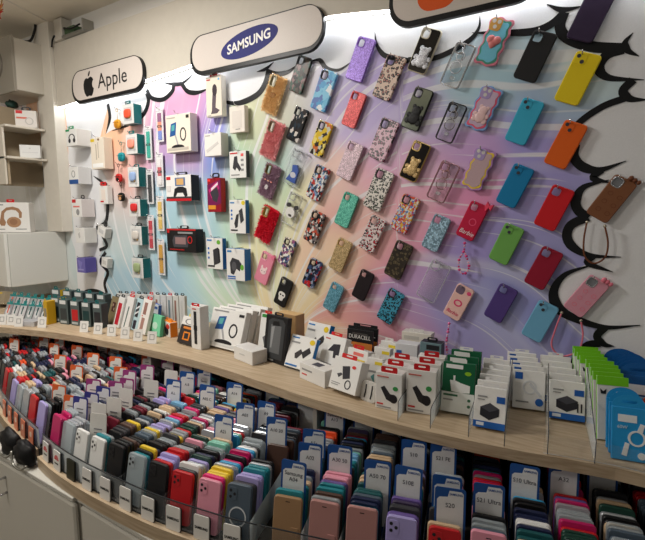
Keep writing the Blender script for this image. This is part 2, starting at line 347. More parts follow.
def stroke(pts, wmax, taper0=True, taper1=True):
    SY[0] += 0.00012; y = SY[0]; xm = pts[0][0]; wmax *= 0.5 if xm < 112 and pts[0][1] > 135 else (0.72 if xm > 500 else 0.82)
    P = catmull([(ony(a, b).x, ony(a, b).z, 0) for a, b in pts], 6); n = len(P); V = []; F = []
    for i, p in enumerate(P):
        t = (P[min(i+1, n-1)]-P[max(i-1, 0)]); t = t.normalized() if t.length > 1e-9 else Vector((1, 0, 0)); nn = Vector((-t.y, t.x, 0))
        s = i/(n-1); wd = 1.0
        if taper0: wd *= min(1, s/0.45)**0.8
        if taper1: wd *= min(1, (1-s)/0.45)**0.8
        wd = max(wd, 0.06)*wmax/2
        for sg in (1, -1): V += [(p.x+nn.x*wd*sg, 0, p.y+nn.y*wd*sg), (p.x+nn.x*wd*sg, -y, p.y+nn.y*wd*sg)]
    for i in range(n-1):
        a = 4*i; F += [(a+1, a+5, a+7, a+3), (a, a+4, a+5, a+1), (a+2, a+3, a+7, a+6)]
    link('cloud_outline', pydata('cloud_outline', V, F, INK), WALL)
KW = 1/285.0
ST = [([(108, 104), (110, 118), (106, 134)], .035, 0, 1), ([(112, 131), (128, 125), (143, 115), (148.5, 102), (147, 93)], .035, 1, 0), ([(147, 90), (152, 98), (163, 99.5), (172, 92), (174, 85)], .03, 0, 0), ([(163, 82.5), (172, 84), (183, 83), (196, 72)], .026, 1, 1),
      ([(182, 84), (188, 91.5), (198, 92.5), (210, 88)], .03, 0, 1), ([(218, 98), (226, 102), (240, 103), (257, 95), (265, 84), (269, 70)], .034, 1, 0), ([(257, 72), (266, 69), (274, 62)], .02, 1, 1), ([(267, 71), (277, 74), (288, 72), (299, 64)], .026, 0, 1),
      ([(308, 62), (317, 60), (321, 61), (327, 68.5), (339, 70), (353, 61)], .026, 1, 1), ([(375, 32), (377, 45), (384, 55), (395, 58), (409, 61)], .024, 1, 0), ([(408, 60), (433, 58.5), (452, 51), (470, 40), (479, 28), (480, 16)], .024, 0, 1), ([(472, 33), (495, 33), (530, 32), (550, 25), (565, 12)], .03, 1, 0),
      ([(547, 4.5), (562, 10), (583, 6.5)], .024, 1, 1), ([(564, 13), (560, 27), (567, 38), (590, 46.5), (625, 49)], .045, 0, 0), ([(633, 33), (625, 43), (628, 51), (639, 56.5)], .03, 1, 1), ([(624, 49), (607, 55), (599, 68), (609, 78), (644, 80)], .042, 0, 1), ([(633, 80), (623, 91), (630, 99), (648, 100)], .036, 0, 1),
      ([(629, 97), (602, 107), (578, 124), (572, 138)], .03, 0, 0), ([(575, 145), (574, 157), (583, 167), (600, 170), (626, 161)], .042, 0, 1), ([(602, 170), (593, 178), (611, 183)], .03, 0, 1), ([(609, 180), (584, 187), (576, 200), (578, 210), (588, 218)], .042, 1, 0),
      ([(588, 217), (571, 225), (567, 237), (574, 248), (591, 255.5), (621, 257)], .042, 0, 1), ([(593, 256), (588, 263), (613, 272)], .03, 0, 1), ([(595, 264), (566, 274), (554, 290), (557, 306), (572, 317), (604, 327), (640, 325)], .05, 1, 1), ([(605, 327), (597, 336), (604, 344), (614, 346)], .034, 0, 1), ([(600, 343), (586, 346), (574, 364), (570, 390)], .034, 0, 0),
      ([(79, 301), (86, 292), (96, 291), (105, 295), (112, 301)], .055, 0, 0), ([(107, 293), (105, 283), (108, 272), (101, 262), (106, 252)], .045, 0, 0), ([(100, 250), (107, 246), (104, 238), (99, 229)], .04, 0, 0), ([(97, 228), (106, 222), (108, 207), (107, 195), (106, 183)], .05, 0, 0), ([(94, 176), (101, 181), (106, 185)], .03, 1, 0), ([(100, 170), (96, 155), (97, 143)], .04, 1, 1)]
for pts, wd, a, b in ST: stroke(pts, wd, a, b)
# ---- fascia over the mural, ceiling, pillar
FASC = mat((204, 197, 184), 0.55, bump=0.05, bscale=30, name='cream_paint')
def fascia():
    C = [p for p in LEDC if -3.19 < p.x < 1.28]; C = [Vector((-3.195, C[0].y+0.002, 0))]+C
    V = []; F = []; n = len(C)
    for p in C: V += [(p.x, -0.050, p.y+0.010), (p.x, -0.050, 2.72), (p.x, 0, 2.72), (p.x, 0, p.y+0.010)]
    for i in range(n-1):
        a = 4*i; F += [(a, a+4, a+5, a+1), (a+1, a+5, a+6, a+2), (a+3, a+7, a+4, a)]
    F += [(0, 1, 2, 3), (4*n-1, 4*n-2, 4*n-3, 4*n-4)]
    o = link('trim_1', pydata('trim_1', V, F, FASC)); o['kind'] = 'structure'; o['label'] = 'cream fascia panel above the light strip'
    V = []; F = []
    for p in C: V += [(p.x, -0.048, p.y+0.0095), (p.x, -0.036, p.y+0.0095), (p.x, -0.036, p.y+0.0025), (p.x, -0.048, p.y+0.0025)]
    for i in range(n-1):
        a = 4*i
        for j in range(4): F.append((a+j, a+(j+1) % 4, a+4+(j+1) % 4, a+4+j))
    F += [(3, 2, 1, 0), (4*n-4, 4*n-3, 4*n-2, 4*n-1)]
    tag(link('led_strip', pydata('led_strip', V, F, emit((0.93, 0.96, 1.0), LED_POWER))), 'bright white light strip running under the cream fascia', 'light strip')
fascia()
PAINTW = mat((214, 208, 196), 0.5, bump=0.04, bscale=25, name='wall_paint'); CEIL = mat((232, 224, 208), 0.7, bump=0.03, bscale=12, name='ceiling_paint')
def struct(name, me, label=None):
    o = link(name, me); o['kind'] = 'structure'
    if label: o['label'] = label
    return o
struct('ceiling', box_me(-4.4, -4.2, 2.86, 1.3, 0.12, 2.92, CEIL, 0))
struct('floor', box_me(-4.4, -4.2, -0.06, 1.6, 0.12, 0, mat((120, 112, 100), 0.5, bump=0.05, bscale=9, name='floor_vinyl'), 0))
struct('wall_left', box_me(-4.4, -4.2, 0, -4.3, 0, 2.86, PAINTW, 0))
struct('trim_2', box_me(-3.39, -0.075, 1.482, -3.20, 0, 2.86, PAINTW, 0.002), 'white pillar between cabinet and mural wall')
a, b = onz(3, -2, 2.86), onz(47, 21, 2.86)
struct('trim_3', pydata('trim_3', *(lambda t: (t[0], t[1]))(tube_geo([a, b], 0.006, 4)), PAINTW))

# ---- brand signs
def sign(px0, py0, px1, py1, hz, label, name='brand_sign'):
    A, B = ony(px0, py0, -0.072), ony(px1, py1, -0.072); wd = B.x-A.x; zc = (A.z+B.z)/2
    t = thing(name, label, 'sign', ((A.x+B.x)/2, -0.052, zc))
    r = hz*0.46
    link('sign_body', plate(rrect(wd, hz, r, 10), [], 0.020, 0.001, mat((22, 22, 24), 0.4), None), t)
    fc = link('sign_face', plate(rrect(wd-0.024, hz-0.026, r-0.013, 10, 0.005, 0.007), [], 0.0212, 0, mat((214, 204, 196), 0.42), None), t)
    return fc, wd, A, B
s1, w1, A, B = sign(71.5, 86, 143.5, 75, 0.20, 'white pill-shaped sign with black apple logo reading Apple')
ap = [(0, 30), (8, 34), (18, 35), (28, 30), (33, 22), (27, 16), (24, 7), (27, -3), (34, -9), (29, -22), (20, -33), (12, -34), (2, -31), (-8, -34), (-16, -32), (-26, -19), (-31, -3), (-31, 12), (-26, 25), (-17, 32), (-8, 33)]
ap = [(x*0.00165-w1*0.24, y*0.00165-0.012) for x, y in ap]
link('logo', plate(ap, [], 0.0216, 0, INK), s1)
lf = [(x*0.00165-w1*0.24, y*0.00165-0.012) for x, y in [(1, 37), (2, 46), (8, 54), (15, 57), (14, 48), (9, 40)]]
link('logo_leaf', plate(lf, [], 0.0216, 0, INK), s1)
link('lettering', text_me('Apple', 0.085, INK, 0.30), s1, (w1*0.10, -0.0219, 0.003))
s2, w2, A, B = sign(190, 56, 323.5, 26.5, 0.195, 'long pill-shaped sign with blue oval reading SAMSUNG')
NAVY = mat((34, 36, 116), 0.6)
ov = [(0.176*cos(a)-0.01, 0.060*sin(a)+0.021*cos(a)+0.004) for a in [2*pi*i/40 for i in range(40)]]
link('oval', plate(ov, [], 0.0216, 0, NAVY), s2)
tm = text_me('SAMSUNG', 0.042, mat((240, 236, 232), 0.4), 0.265, bold=0.035).copy()
tm.transform(Matrix(((1, 0, 0, 0), (0, 1, 0, 0), (0.118, 0, 1, 0), (0, 0, 0, 1)))); link('lettering', tm, s2, (-0.01, -0.0220, 0.004))
s3, w3, A, B = sign(389, 5, 545, -36, 0.195, 'pill-shaped sign with an orange emblem, cut off by the top edge')
P = ony(433, -1, -0.072); Q = s3.parent.location
link('logo', plate(rrect(0.15, 0.15, 0.055, 6, P.x-Q.x+0.015, P.z-Q.z+0.035), [], 0.0216, 0, mat((226, 92, 34), 0.4)), s3)

# ---- upper left: cabinet, shelves, duct box, power supply
CABW = mat((206, 206, 200), 0.4, name='cabinet_white')
c = thing('wall_cabinet', 'white closed wall cabinet below the headphone box', 'cabinet', (-3.6, 0, 1.125))
link('body', box_me(-0.30, -0.375, 0, 0.30, -0.002, 0.355, CABW, 0.003), c); link('door', box_me(-0.298, -0.397, 0.004, 0.296, -0.377, 0.352, mat((222, 222, 216), 0.35), 0.002), c)
PANEL = mat((168, 152, 128), 0.6, name='beige_panel'); BOARD = mat((210, 202, 188), 0.5)
c = thing('wall_shelf', 'cubby shelf unit with beige back panel in the corner', 'shelf', (-3.5, 0, 1.8))
link('back_panel', box_me(-0.06, -0.37, 0.0, -0.04, -0.002, 0.53, PANEL, 0.001), c)
for z in (0.165, 0.365): link('board', box_me(-0.04, -0.33, z, 0.185, -0.08, z+0.014, BOARD, 0.001), c)
link('divider', box_me(-0.04, -0.33, 0.0, 0.14, -0.318, 0.365, BOARD, 0.001), c)
link('lower_panel', box_me(-0.038, -0.31, 0.0, 0.13, -0.295, 0.163, PANEL, 0.001), c)
c = thing('ventilation_box', 'white duct box with a round outlet up by the ceiling', 'duct', (-3.55, 0, 2.405))
link('body', box_me(-0.25, -0.245, 0, 0.25, -0.002, 0.32, mat((196, 190, 178), 0.5), 0.002), c)
link('flange', box_me(-0.252, -0.262, -0.012, 0.254, -0.246, 0.33, mat((150, 144, 132), 0.5), 0.002), c)
P = onx(0, 57, -3.46); ring = plate(oval(0, 0, 0.095, 0.095, 28), [oval(0, 0, 0.082, 0.082, 28)], 0.012, 0.003, mat((120, 114, 104), 0.5)); link('outlet_ring', ring, c, (0.03, -0.262, 0.18))
link('outlet_mesh', plate(oval(0, 0, 0.082, 0.082, 28), [], 0.004, 0, mat((110, 105, 96), 0.7)), c, (0.03, -0.262, 0.18))
tube('power_cable', catmull([(-3.42, -0.12, 2.73), (-3.40, -0.14, 2.745), (-3.36, -0.11, 2.755), (-3.345, -0.09, 2.81), (-3.33, -0.085, 2.858)], 6), 0.008, mat((30, 28, 26), 0.6))
tag(bpy.data.objects['power_cable'], 'dark cable running from the duct box up to the ceiling', 'cable')
P = ony(64, 28, -0.03)
c = thing('power_supply', 'open electronic power supply with black wires on top of the fascia', 'power supply', (-3.08, -0.02, 2.722))
link('housing', box_me(-0.06, -0.05, 0, 0.03, 0.018, 0.13, mat((205, 200, 190), 0.45), 0.002), c)
link('metal_tray', box_me(0.032, -0.055, 0, 0.27, 0.018, 0.014, mat((150, 150, 146), 0.35, 0.7), 0.001), c)
link('end_plate', box_me(0.262, -0.055, 0.014, 0.27, 0.018, 0.075, mat((160, 158, 150), 0.35, 0.6), 0.001), c)
link('circuit_board', box_me(0.05, -0.045, 0.016, 0.16, 0.012, 0.06, mat((70, 92, 66), 0.5), 0.002), c)
tube('wire', catmull([(0.03, -0.03, 0.06), (0.08, -0.062, 0.05), (0.16, -0.065, 0.03), (0.25, -0.06, 0.04)], 6), 0.005, mat((24, 24, 24), 0.5), c)
tube('wire', catmull([(-0.10, -0.05, -0.03), (-0.085, -0.05, 0.01), (-0.05, -0.055, 0.03)], 6), 0.006, mat((24, 24, 24), 0.5), c)
def leafdeco():
    P = onz(6, 10, 2.72); t = thing('red_leaf_garland', 'red leaf decoration hanging from the ceiling in the corner', 'decoration', (P.x, P.y, 2.858))
    RED = mat((168, 44, 30), 0.6)
    for i in range(4):
        pts = []
        for k in range(14):
            a = 2*pi*k/14; r = 0.05 if k % 2 == 0 else 0.024; pts.append((r*cos(a), r*sin(a)-0.04))
        o = link('leaf', plate(pts, [], 0.002, 0, RED, 'leaf'), t, (-0.05+0.03*i, -0.02*i, -0.10-0.024*(i % 3)), (0.4*i-0.3, 0.9*i, 0.6*i))
    tube('stem', [(-0.02, 0, 0), (-0.01, -0.01, -0.08), (0.03, -0.04, -0.16)], 0.003, mat((150, 110, 50), 0.6), t)
leafdeco()

# ================================================================== boxes and packs
def col(c, r=0.42): return c if not isinstance(c, tuple) else mat(c, r)
def decals(parent, w, h, items, y=-0.0004):
    """flat print on a front face: u,v from the top left corner"""
    for i, it in enumerate(items):
        k = it[0]; yy = y-0.00012*i
        X = lambda u: (u-0.5)*w
        Zz = lambda v: (1-v)*h
        if k == 'r':
            _, u0, v0, u1, v1, c = it; link('printed_panel', plate([(X(u0), Zz(v1)), (X(u1), Zz(v1)), (X(u1), Zz(v0)), (X(u0), Zz(v0))], [], 0.0004-yy, 0, col(c)), parent)
        elif k == 'e':
            _, u0, v0, u1, v1, c = it; link('printed_mark', plate(oval((X(u0)+X(u1))/2, (Zz(v0)+Zz(v1))/2, (u1-u0)*w/2, (v1-v0)*h/2, 14), [], 0.0004-yy, 0, col(c)), parent)
        elif k == 'o':
            _, u0, v0, u1, v1, c = it; rx, ry = (u1-u0)*w/2, (v1-v0)*h/2; cx, cz = (X(u0)+X(u1))/2, (Zz(v0)+Zz(v1))/2
            link('printed_ring', plate(oval(cx, cz, rx, ry, 18), [oval(cx, cz, rx*0.72, ry*0.78, 18)], 0.0004-yy, 0, col(c)), parent)
        elif k == 'p':
            _, pts, c = it; link('printed_picture', plate([(X(u), Zz(v)) for u, v in pts], [], 0.0004-yy, 0, col(c)), parent)
        elif k == 't':
            _, s, u, v, hh, c, mw = it; link('lettering', text_me(s, hh*h, col(c), mw*w), parent, (X(u), yy-0.0002, Zz(v)))
def hang_tab(parent, w, h, c, d, tw=0.6, th=0.018, loop=False, rk=0.25):
    if loop:
        link('hanger', plate(rrect(tw*w, th, th*0.45, 4, 0, h+th*0.42), [rrect(tw*w*0.62, th*0.42, th*0.2, 3, 0, h+th*0.5)], 0.003, 0.0006, col(c)), parent, (0, d*0.5, 0))
    else:
        link('hang_tab', plate((rrect(tw*w, th, th*rk, 6, 0, h+th*0.45) if rk < .4 else [(w*.5*cos(pi*q/18), h-.0005+th*.62*sin(pi*q/18)) for q in range(19)]), [rrect(tw*w*0.45, th*0.28 if rk < .4 else th*.14, th*0.13 if rk < .4 else th*.06, 3, 0, h+th*(0.55 if rk < .4 else .28))], 0.0012, 0, col(c)), parent, (0, min(d, 0.004), 0))
def box_thing(name, label, cat, loc, rot, w, h, d, front, side, top, items, tab=None, group=None):
    t = thing(name, label, cat, loc, rot, group)
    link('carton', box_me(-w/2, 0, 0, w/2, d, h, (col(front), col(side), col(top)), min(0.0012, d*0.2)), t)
    decals(t, w, h, items)
    if tab: hang_tab(t, w, h, tab[0], d, *tab[1:])
    return t
def pillow(m, name='cover', p=4.0):
    bm = bmesh.new(); bmesh.ops.create_icosphere(bm, subdivisions=3, radius=1)
    for v in bm.verts: n = v.co.normalized(); v.co = n*(0.5/((abs(n.x)**p+abs(n.y)**p+abs(n.z)**p)**(1/p)))
    me = bpy.data.meshes.new(name); bm.to_mesh(me); bm.free(); me.materials.append(m); me.polygons.foreach_set('use_smooth', [True]*len(me.polygons)); return me
HOOKM = CHROME
_hk = None
def hook(X, z, L=0.05):
    """chrome display hook, part of the wall"""
    global _hk
    key = round(L, 3)
    V, F = tube_geo([(0, 0, 0), (0, -L*0.9, 0), (0, -L, 0.006), (0, -L-0.003, 0.012)], 0.0022, 5); me = pydata('display_hook', V, F, HOOKM, smooth=True)
    link('display_hook', me, WALL, (X, 0, z))
def wbox(px, d, label, front, side, items=(), tab=None, top=None, cat='box', name='product_box', group='boxes hung on the mural wall', tilt=0.0, gap=0.012):
    x0, y0, x1, y1 = px; Y = -(d+gap); ym = (y0+y1)/2
    xa, xb = ony(x0, ym, Y).x, ony(x1, ym, Y).x; zt, zb = ony((x0+x1)/2, y0, Y).z, ony((x0+x1)/2, y1, Y).z
    hook((xa+xb)/2, zt+0.004, d+gap+0.02)
    return box_thing(name, label, cat, ((xa+xb)/2, Y, zb), (0, tilt, 0), xb-xa, zt-zb, d, front, side, top or side, items, tab, group)
W_ = (234, 233, 230); CR = (236, 226, 210); G9 = (150, 150, 150); DK = (38, 38, 42); RD = (205, 36, 40); BL = (28, 104, 186); TE = (24, 106, 108)
def hp(c, u=0.5, v=0.45, s=0.3):   # over-ear headphones picture
    return [('o', u-s, v-s*0.9, u+s, v+s*0.8, c), ('r', u-s*0.9, v+s*0.15, u+s*0.9, v+s*0.85, None), ('e', u-s*1.1, v, u-s*0.35, v+s*0.9, c), ('e', u+s*0.35, v, u+s*1.1, v+s*0.9, c)]
def hpp(c, bg, u=0.5, v=0.45, s=0.3): return [(a[:-1]+(bg,) if a[-1] is None else a) for a in hp(c, u, v, s)]
lines = lambda u, v0, n, c=(160, 160, 160), L=0.3: [('r', u, v0+0.05*i, u+L*(1-0.15*(i % 2)), v0+0.05*i+0.016, c) for i in range(n)]
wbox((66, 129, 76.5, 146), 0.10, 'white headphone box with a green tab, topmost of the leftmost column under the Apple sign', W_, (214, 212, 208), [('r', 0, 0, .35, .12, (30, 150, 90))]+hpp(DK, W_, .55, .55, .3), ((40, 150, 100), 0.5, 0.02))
wbox((69, 167, 78, 184), 0.09, 'white box with a blue bottom band hung on the white wall strip', W_, (216, 216, 216), [('r', 0, .74, 1, 1, (40, 84, 150)), ('o', .3, .2, .7, .62, G9)], None)
wbox((72.5, 199, 81.5, 217), 0.09, 'white box with red corner print and black hook top in the leftmost column', W_, (214, 206, 204), [('r', 0, .02, .4, .2, RD), ('r', .1, .38, .8, .46, (225, 120, 110)), ('e', .4, .55, .75, .9, G9)], (DK, .4, .03, True))
wbox((75.5, 228, 84.5, 243), 0.085, 'small plain white box hanging above the purple one', W_, (222, 220, 216), [('p', [(.3, .4), (.5, .25), (.55, .6), (.4, .7)], (200, 198, 196))], None)
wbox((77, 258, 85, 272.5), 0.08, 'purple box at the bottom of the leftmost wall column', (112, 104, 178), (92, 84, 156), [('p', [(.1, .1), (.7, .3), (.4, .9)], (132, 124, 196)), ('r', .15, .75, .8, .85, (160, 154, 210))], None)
wbox((91, 137.5, 104, 169), 0.06, 'tall beige box with a yellow corner sticker below the Apple sign', CR, (226, 214, 196), [('r', .02, .03, .3, .12, (226, 196, 40)), ('r', .38, .2, .45, .7, (190, 180, 165)), ('r', .55, .15, .6, .65, (190, 180, 165)), ('r', .1, .82, .9, .95, (250, 250, 248)), ('e', .55, .03, .7, .1, (130, 96, 60))], None)
wbox((99.5, 186, 107.5, 204), 0.035, 'slim white box with a red hang tab right of the black cloud line', W_, (220, 218, 214), [('r', .25, .2, .75, .8, (236, 224, 214)), ('r', .1, .82, .5, .9, RD)], (RD, .75, .028))
wbox((96.5, 226, 104, 236), 0.045, 'small white adapter pack tilted on its hook', W_, (206, 204, 200), [('r', .2, .3, .8, .7, (206, 206, 206))], ((60, 60, 60), .5, .05, True), tilt=0.35)
wbox((101, 257.5, 106.5, 267), 0.04, 'tiny white pack hung at the foot of the black cloud line', W_, (206, 204, 200), [('r', .2, .3, .8, .7, (210, 208, 204))], None, tilt=0.2)
# earbud cover boxes with teal sides
buds = [((122.5, 104, 133.5, 124), (232, 88, 58), 'orange-red'), ((126, 134, 137, 154), (240, 150, 130), 'salmon pink'), ((128, 167, 138.5, 187), (150, 175, 215), 'pale blue'), ((129, 199, 140, 216.5), (214, 50, 52), 'red'), ((130.5, 226, 141.5, 245), (212, 206, 198), 'off-white'), ((132, 258, 143, 278), (160, 176, 130), 'sage green')]
for i, (px, c, nm) in enumerate(buds):
    t = wbox(px, 0.055, 'teal-sided window box holding a %s earbud case cover' % nm, (222, 222, 220), TE, [('r', .14, .16, .86, .84, (196, 196, 196))], (DK if i > 2 else TE, .5, .02, i > 1), top=TE, group='window boxes with earbud covers')
    me = pillow(mat(c, 0.4))
    W0 = [v for v in t.children if v.name.startswith('carton')][0].data; xs = [v.co.x for v in W0.vertices]; zs = [v.co.z for v in W0.vertices]
    ww, hh = max(xs)-min(xs), max(zs)-min(zs); o = link('earbud_cover', me, t, (0, -0.003, hh*0.52)); o.scale = (ww*0.56, 0.022, hh*0.46)
    link('clip', plate(oval(0, 0, 0.006, 0.006, 10), [oval(0, 0, 0.004, 0.004, 10)], 0.002, 0, mat((200, 160, 70), 0.3, 0.9), 'clipring'), t, (ww*0.3, -0.014, hh*0.28))
# hanging earbud covers
def bud_cover(px, py, s, c, c2, label, ring=None):
    P = ony(px, py, -0.03); t = thing('earbud_case', label, 'earbud case', (P.x, -0.03, P.z), (0, 0, 0), 'earbud cases hung on the mural wall')
    me = pillow(mat(c, 0.35), 'shell', 3.0)
    o = link('shell', me, t); o.scale = (s, 0.026, s*0.95)
    link('lid_band', plate(rrect(s*0.9, 0.003, 0.001, 2), [], 0.002, 0, mat(c2, 0.4)), t, (0, -0.0125, s*0.14)); link('front_patch', plate(oval(0, 0, s*0.24, s*0.2, 16), [], 0.0015, 0, mat(c2, 0.4)), t, (s*0.05, -0.0128, -s*0.16))
    V, F = tube_geo([(0, 0, s*0.45), (0.002, 0, s*0.9), (0, 0.002, s*1.25)], 0.0014, 5); V, F = tube_geo([(0.010*cos(2*pi*k/12), 0, s*1.4+0.010*sin(2*pi*k/12)) for k in range(13)], 0.002, 5, V, F)
    link('carabiner', pydata('carabiner', V, F, mat(ring or (190, 150, 60), 0.3, 0.8), smooth=True), t); hook(P.x, P.z+s*1.4+0.006, 0.045)
bud_cover(117.5, 124, 0.058, (226, 160, 44), (200, 130, 30), 'yellow-orange earbud case with a gold ring left of the orange-red box')
bud_cover(121.5, 157, 0.058, (30, 150, 160), (20, 120, 130), 'teal earbud case hanging from a teal ring', (40, 150, 150))
bud_cover(119, 178, 0.055, (196, 34, 34), (24, 24, 26), 'red earbud case with black trim hanging on a clip', (60, 50, 50))
bud_cover(121.5, 197, 0.056, (24, 22, 22), (206, 150, 104), 'black earbud case with a tan patch', (50, 46, 40))
# watch straps in clear sleeves
straps = [((156.5, 107.5, 163.5, 142), [(120, 140, 210), (240, 150, 120), (150, 90, 130)], 'blue and orange striped'), ((145.5, 126, 152, 160), [(40, 170, 150)], 'teal'), ((156.5, 153, 163.5, 187), [(232, 226, 226), (200, 90, 100), (232, 226, 226)], 'white floral'), ((147, 169, 153.5, 204), [(26, 28, 34)], 'black'),
          ((157, 196, 164, 231), [(222, 186, 90), (236, 214, 150), (222, 186, 90)], 'yellow floral'), ((148, 215, 154.5, 250), [(198, 44, 60), (232, 120, 130), (198, 44, 60)], 'red floral'), ((158, 239, 165, 275), [(214, 160, 50)], 'golden yellow')]
for px, cs, nm in straps:
    x0, y0, x1, y1 = px; Y = -0.016; xa, xb = ony(x0, (y0+y1)/2, Y).x, ony(x1, (y0+y1)/2, Y).x; zt, zb = ony((x0+x1)/2, y0, Y).z, ony((x0+x1)/2, y1, Y).z; ww, hh = xb-xa, zt-zb
    t = thing('watch_strap_pack', '%s watch strap in a clear hanging sleeve' % nm, 'watch strap', ((xa+xb)/2, Y, zb), (0, 0, 0), 'watch straps hung in two columns')
    link('backing_card', plate(rrect(ww, hh, 0.004, 3, 0, hh/2), [rrect(ww*0.4, 0.006, 0.003, 3, 0, hh-0.008)], 0.0012, 0, mat((226, 224, 226), 0.35)), t)
    for k, c in enumerate(cs):
        n = len(cs); z0, z1 = hh*(0.06+0.78*k/n), hh*(0.06+0.78*(k+1)/n)
        link('strap', plate(rrect(ww*0.5, z1-z0, 0.004 if n == 1 else 0.002, 3, 0, (z0+z1)/2), [], 0.006, 0.0015, mat(c, 0.4)), t)
    link('buckle', plate(rrect(ww*0.56, 0.012, 0.002, 2, 0, hh*0.45), [rrect(ww*0.4, 0.006, 0.001, 2, 0, hh*0.45)], 0.008, 0.0006, mat((60, 60, 64), 0.3, 0.8)), t)
    link('clear_sleeve', box_me(-ww/2, -0.0095, 0.004, ww/2, -0.001, hh*0.9, clear(), 0.001), t)
    hook((xa+xb)/2, zt-0.008, 0.035)
def charger3(u0, v0, s):   # phone on a charging stand with a watch
    return [('p', [(u0+.1*s, v0), (u0+.38*s, v0-.04), (u0+.32*s, v0+.38*s), (u0+.02*s, v0+.42*s)], (40, 88, 150)), ('p', [(u0+.14*s, v0+.04), (u0+.3*s, v0+.02), (u0+.27*s, v0+.22*s), (u0+.12*s, v0+.24*s)], (90, 170, 170)), ('p', [(u0+.28*s, v0+.4*s), (u0+.34*s, v0+.38*s), (u0+.48*s, v0+.75*s), (u0+.42*s, v0+.77*s)], (170, 170, 172)),
            ('o', u0+.55*s, v0+.15*s, u0+.86*s, v0+.6*s, (40, 40, 44)), ('e', u0+.1*s, v0+.7*s, u0+.75*s, v0+.88*s, (34, 34, 38))]
wbox((166, 114, 190.5, 152), 0.05, 'large white box picturing a phone on a three-in-one charging stand', CR, (232, 224, 212), charger3(.14, .24, .8)+[('r', .05, .88, .9, .95, (196, 188, 176)), ('r', .84, .05, .95, .13, (50, 48, 46)), ('r', .05, .06, .4, .09, (190, 184, 176))], None)
gp = [('r', 0, .9, 1, 1, (196, 30, 40)), ('r', .03, .05, .2, .17, (206, 34, 44)), ('r', .38, .1, .78, .42, (96, 120, 160)), ('r', .44, .14, .72, .38, (214, 170, 110)), ('p', [(.3, .82), (.36, .52), (.5, .45), (.68, .45), (.82, .52), (.86, .8), (.76, .84), (.68, .68), (.46, .68), (.38, .84)], (34, 34, 38)), ('r', .02, .83, 1, .9, (60, 60, 62)), ('r', .04, .4, .2, .62, (220, 216, 214))]
wbox((166, 175, 191, 201), 0.06, 'white gamepad box with a red base stripe and black side', W_, (34, 34, 38), gp, (DK, .45, .02, True))
gq = [('r', 0, 0, 1, .06, (206, 34, 34)), ('r', .02, .08, .1, .18, (206, 34, 34)), ('p', [(.2, .5), (.26, .3), (.7, .26), (.76, .5), (.72, .78), (.24, .8)], (70, 70, 76)), ('r', .3, .36, .66, .66, (150, 120, 120)), ('o', .72, .3, .88, .62, (206, 34, 34)), ('r', .1, .88, .6, .92, (180, 30, 30)), ('r', .4, .12, .9, .2, (150, 150, 150))]
wbox((167, 229, 196, 252), 0.055, 'black game controller box with red trim, widest in its column', (28, 26, 28), (22, 20, 22), gq, (DK, .3, .02, True))
stand = [('p', [(.36, .86), (.42, .5), (.5, .24), (.64, .24), (.66, .5), (.6, .78), (.86, .86), (.7, .93), (.3, .93)], (96, 84, 92)), ('e', .42, .2, .72, .5, (60, 50, 58)), ('r', .06, .06, .3, .09, (196, 60, 60)), ('r', .08, .96, .3, .98, G9), ('e', .78, .06, .9, .12, (120, 180, 220))]
wbox((206, 76, 221.5, 116.5), 0.035, 'tall white charging stand box with a red hang tab by the SAMSUNG sign', CR, (232, 226, 216), stand, (RD, .5, .03))
wbox((204.5, 133, 221, 156), 0.055, 'plain white box with a faint outlined strip below the tall stand box', (236, 232, 226), (214, 212, 206), [('p', [(.1, .72), (.8, .38), (.86, .48), (.16, .84)], (214, 210, 206)), ('r', .05, .08, .35, .12, (170, 168, 164))], None)
rb = [('p', [(0, .2), (1, .05), (1, .75), (0, .9)], (120, 26, 80)), ('p', [(.1, .35), (.7, .1), (.9, .3), (.3, .6)], (196, 40, 120)), ('p', [(.2, .42), (.75, .25), (.85, .5), (.7, .72), (.42, .66)], (60, 58, 66)), ('r', .05, .8, .6, .92, (226, 150, 50)), ('r', .04, .03, .25, .1, (240, 60, 60)), ('p', [(.3, .3), (.8, .12), (.8, .2), (.3, .38)], (240, 220, 230))]
wbox((207.5, 178, 221, 212), 0.035, 'red and magenta box with a black handle loop', (150, 24, 40), (196, 34, 34), rb, (DK, .55, .03, True))
pb1 = [('r', .06, .05, .35, .1, (40, 120, 190)), ('p', [(.42, .38), (.72, .3), (.78, .8), (.46, .88)], (56, 56, 60)), ('p', [(.72, .3), (.82, .36), (.86, .76), (.78, .8)], (30, 30, 34)), ('e', .66, .06, .88, .2, (110, 180, 60)), ('e', .1, .3, .2, .38, BL), ('e', .1, .45, .2, .53, BL), ('e', .1, .6, .2, .68, BL), ('r', .08, .88, .5, .93, DK)]
wbox((206.5, 238, 222.5, 269), 0.03, 'white power bank box with a blue side, lower left of two', W_, (30, 104, 170), pb1, None)
wbox((229.5, 106, 244.5, 132.5), 0.03, 'plain cream slim box below the cloud edge', (238, 230, 220), (222, 214, 204), [('r', .18, .18, .8, .82, (226, 218, 210)), ('r', .4, .86, .7, .89, G9)], None)
ps = [('p', [(.2, .62), (.3, .2), (.48, .18), (.5, .4), (.72, .66), (.6, .76), (.44, .6), (.34, .72)], (60, 58, 64)), ('r', .06, .05, .5, .1, (206, 60, 60)), ('r', .7, .1, .86, .2, (240, 100, 100)), ('r', .7, .3, .86, .38, G9), ('r', .7, .48, .86, .56, G9), ('r', .7, .66, .86, .74, G9), ('r', .1, .86, .6, .9, G9)]
wbox((229.5, 151, 246, 178), 0.028, 'white box picturing a dark folding phone holder', W_, (70, 70, 72), ps, None)
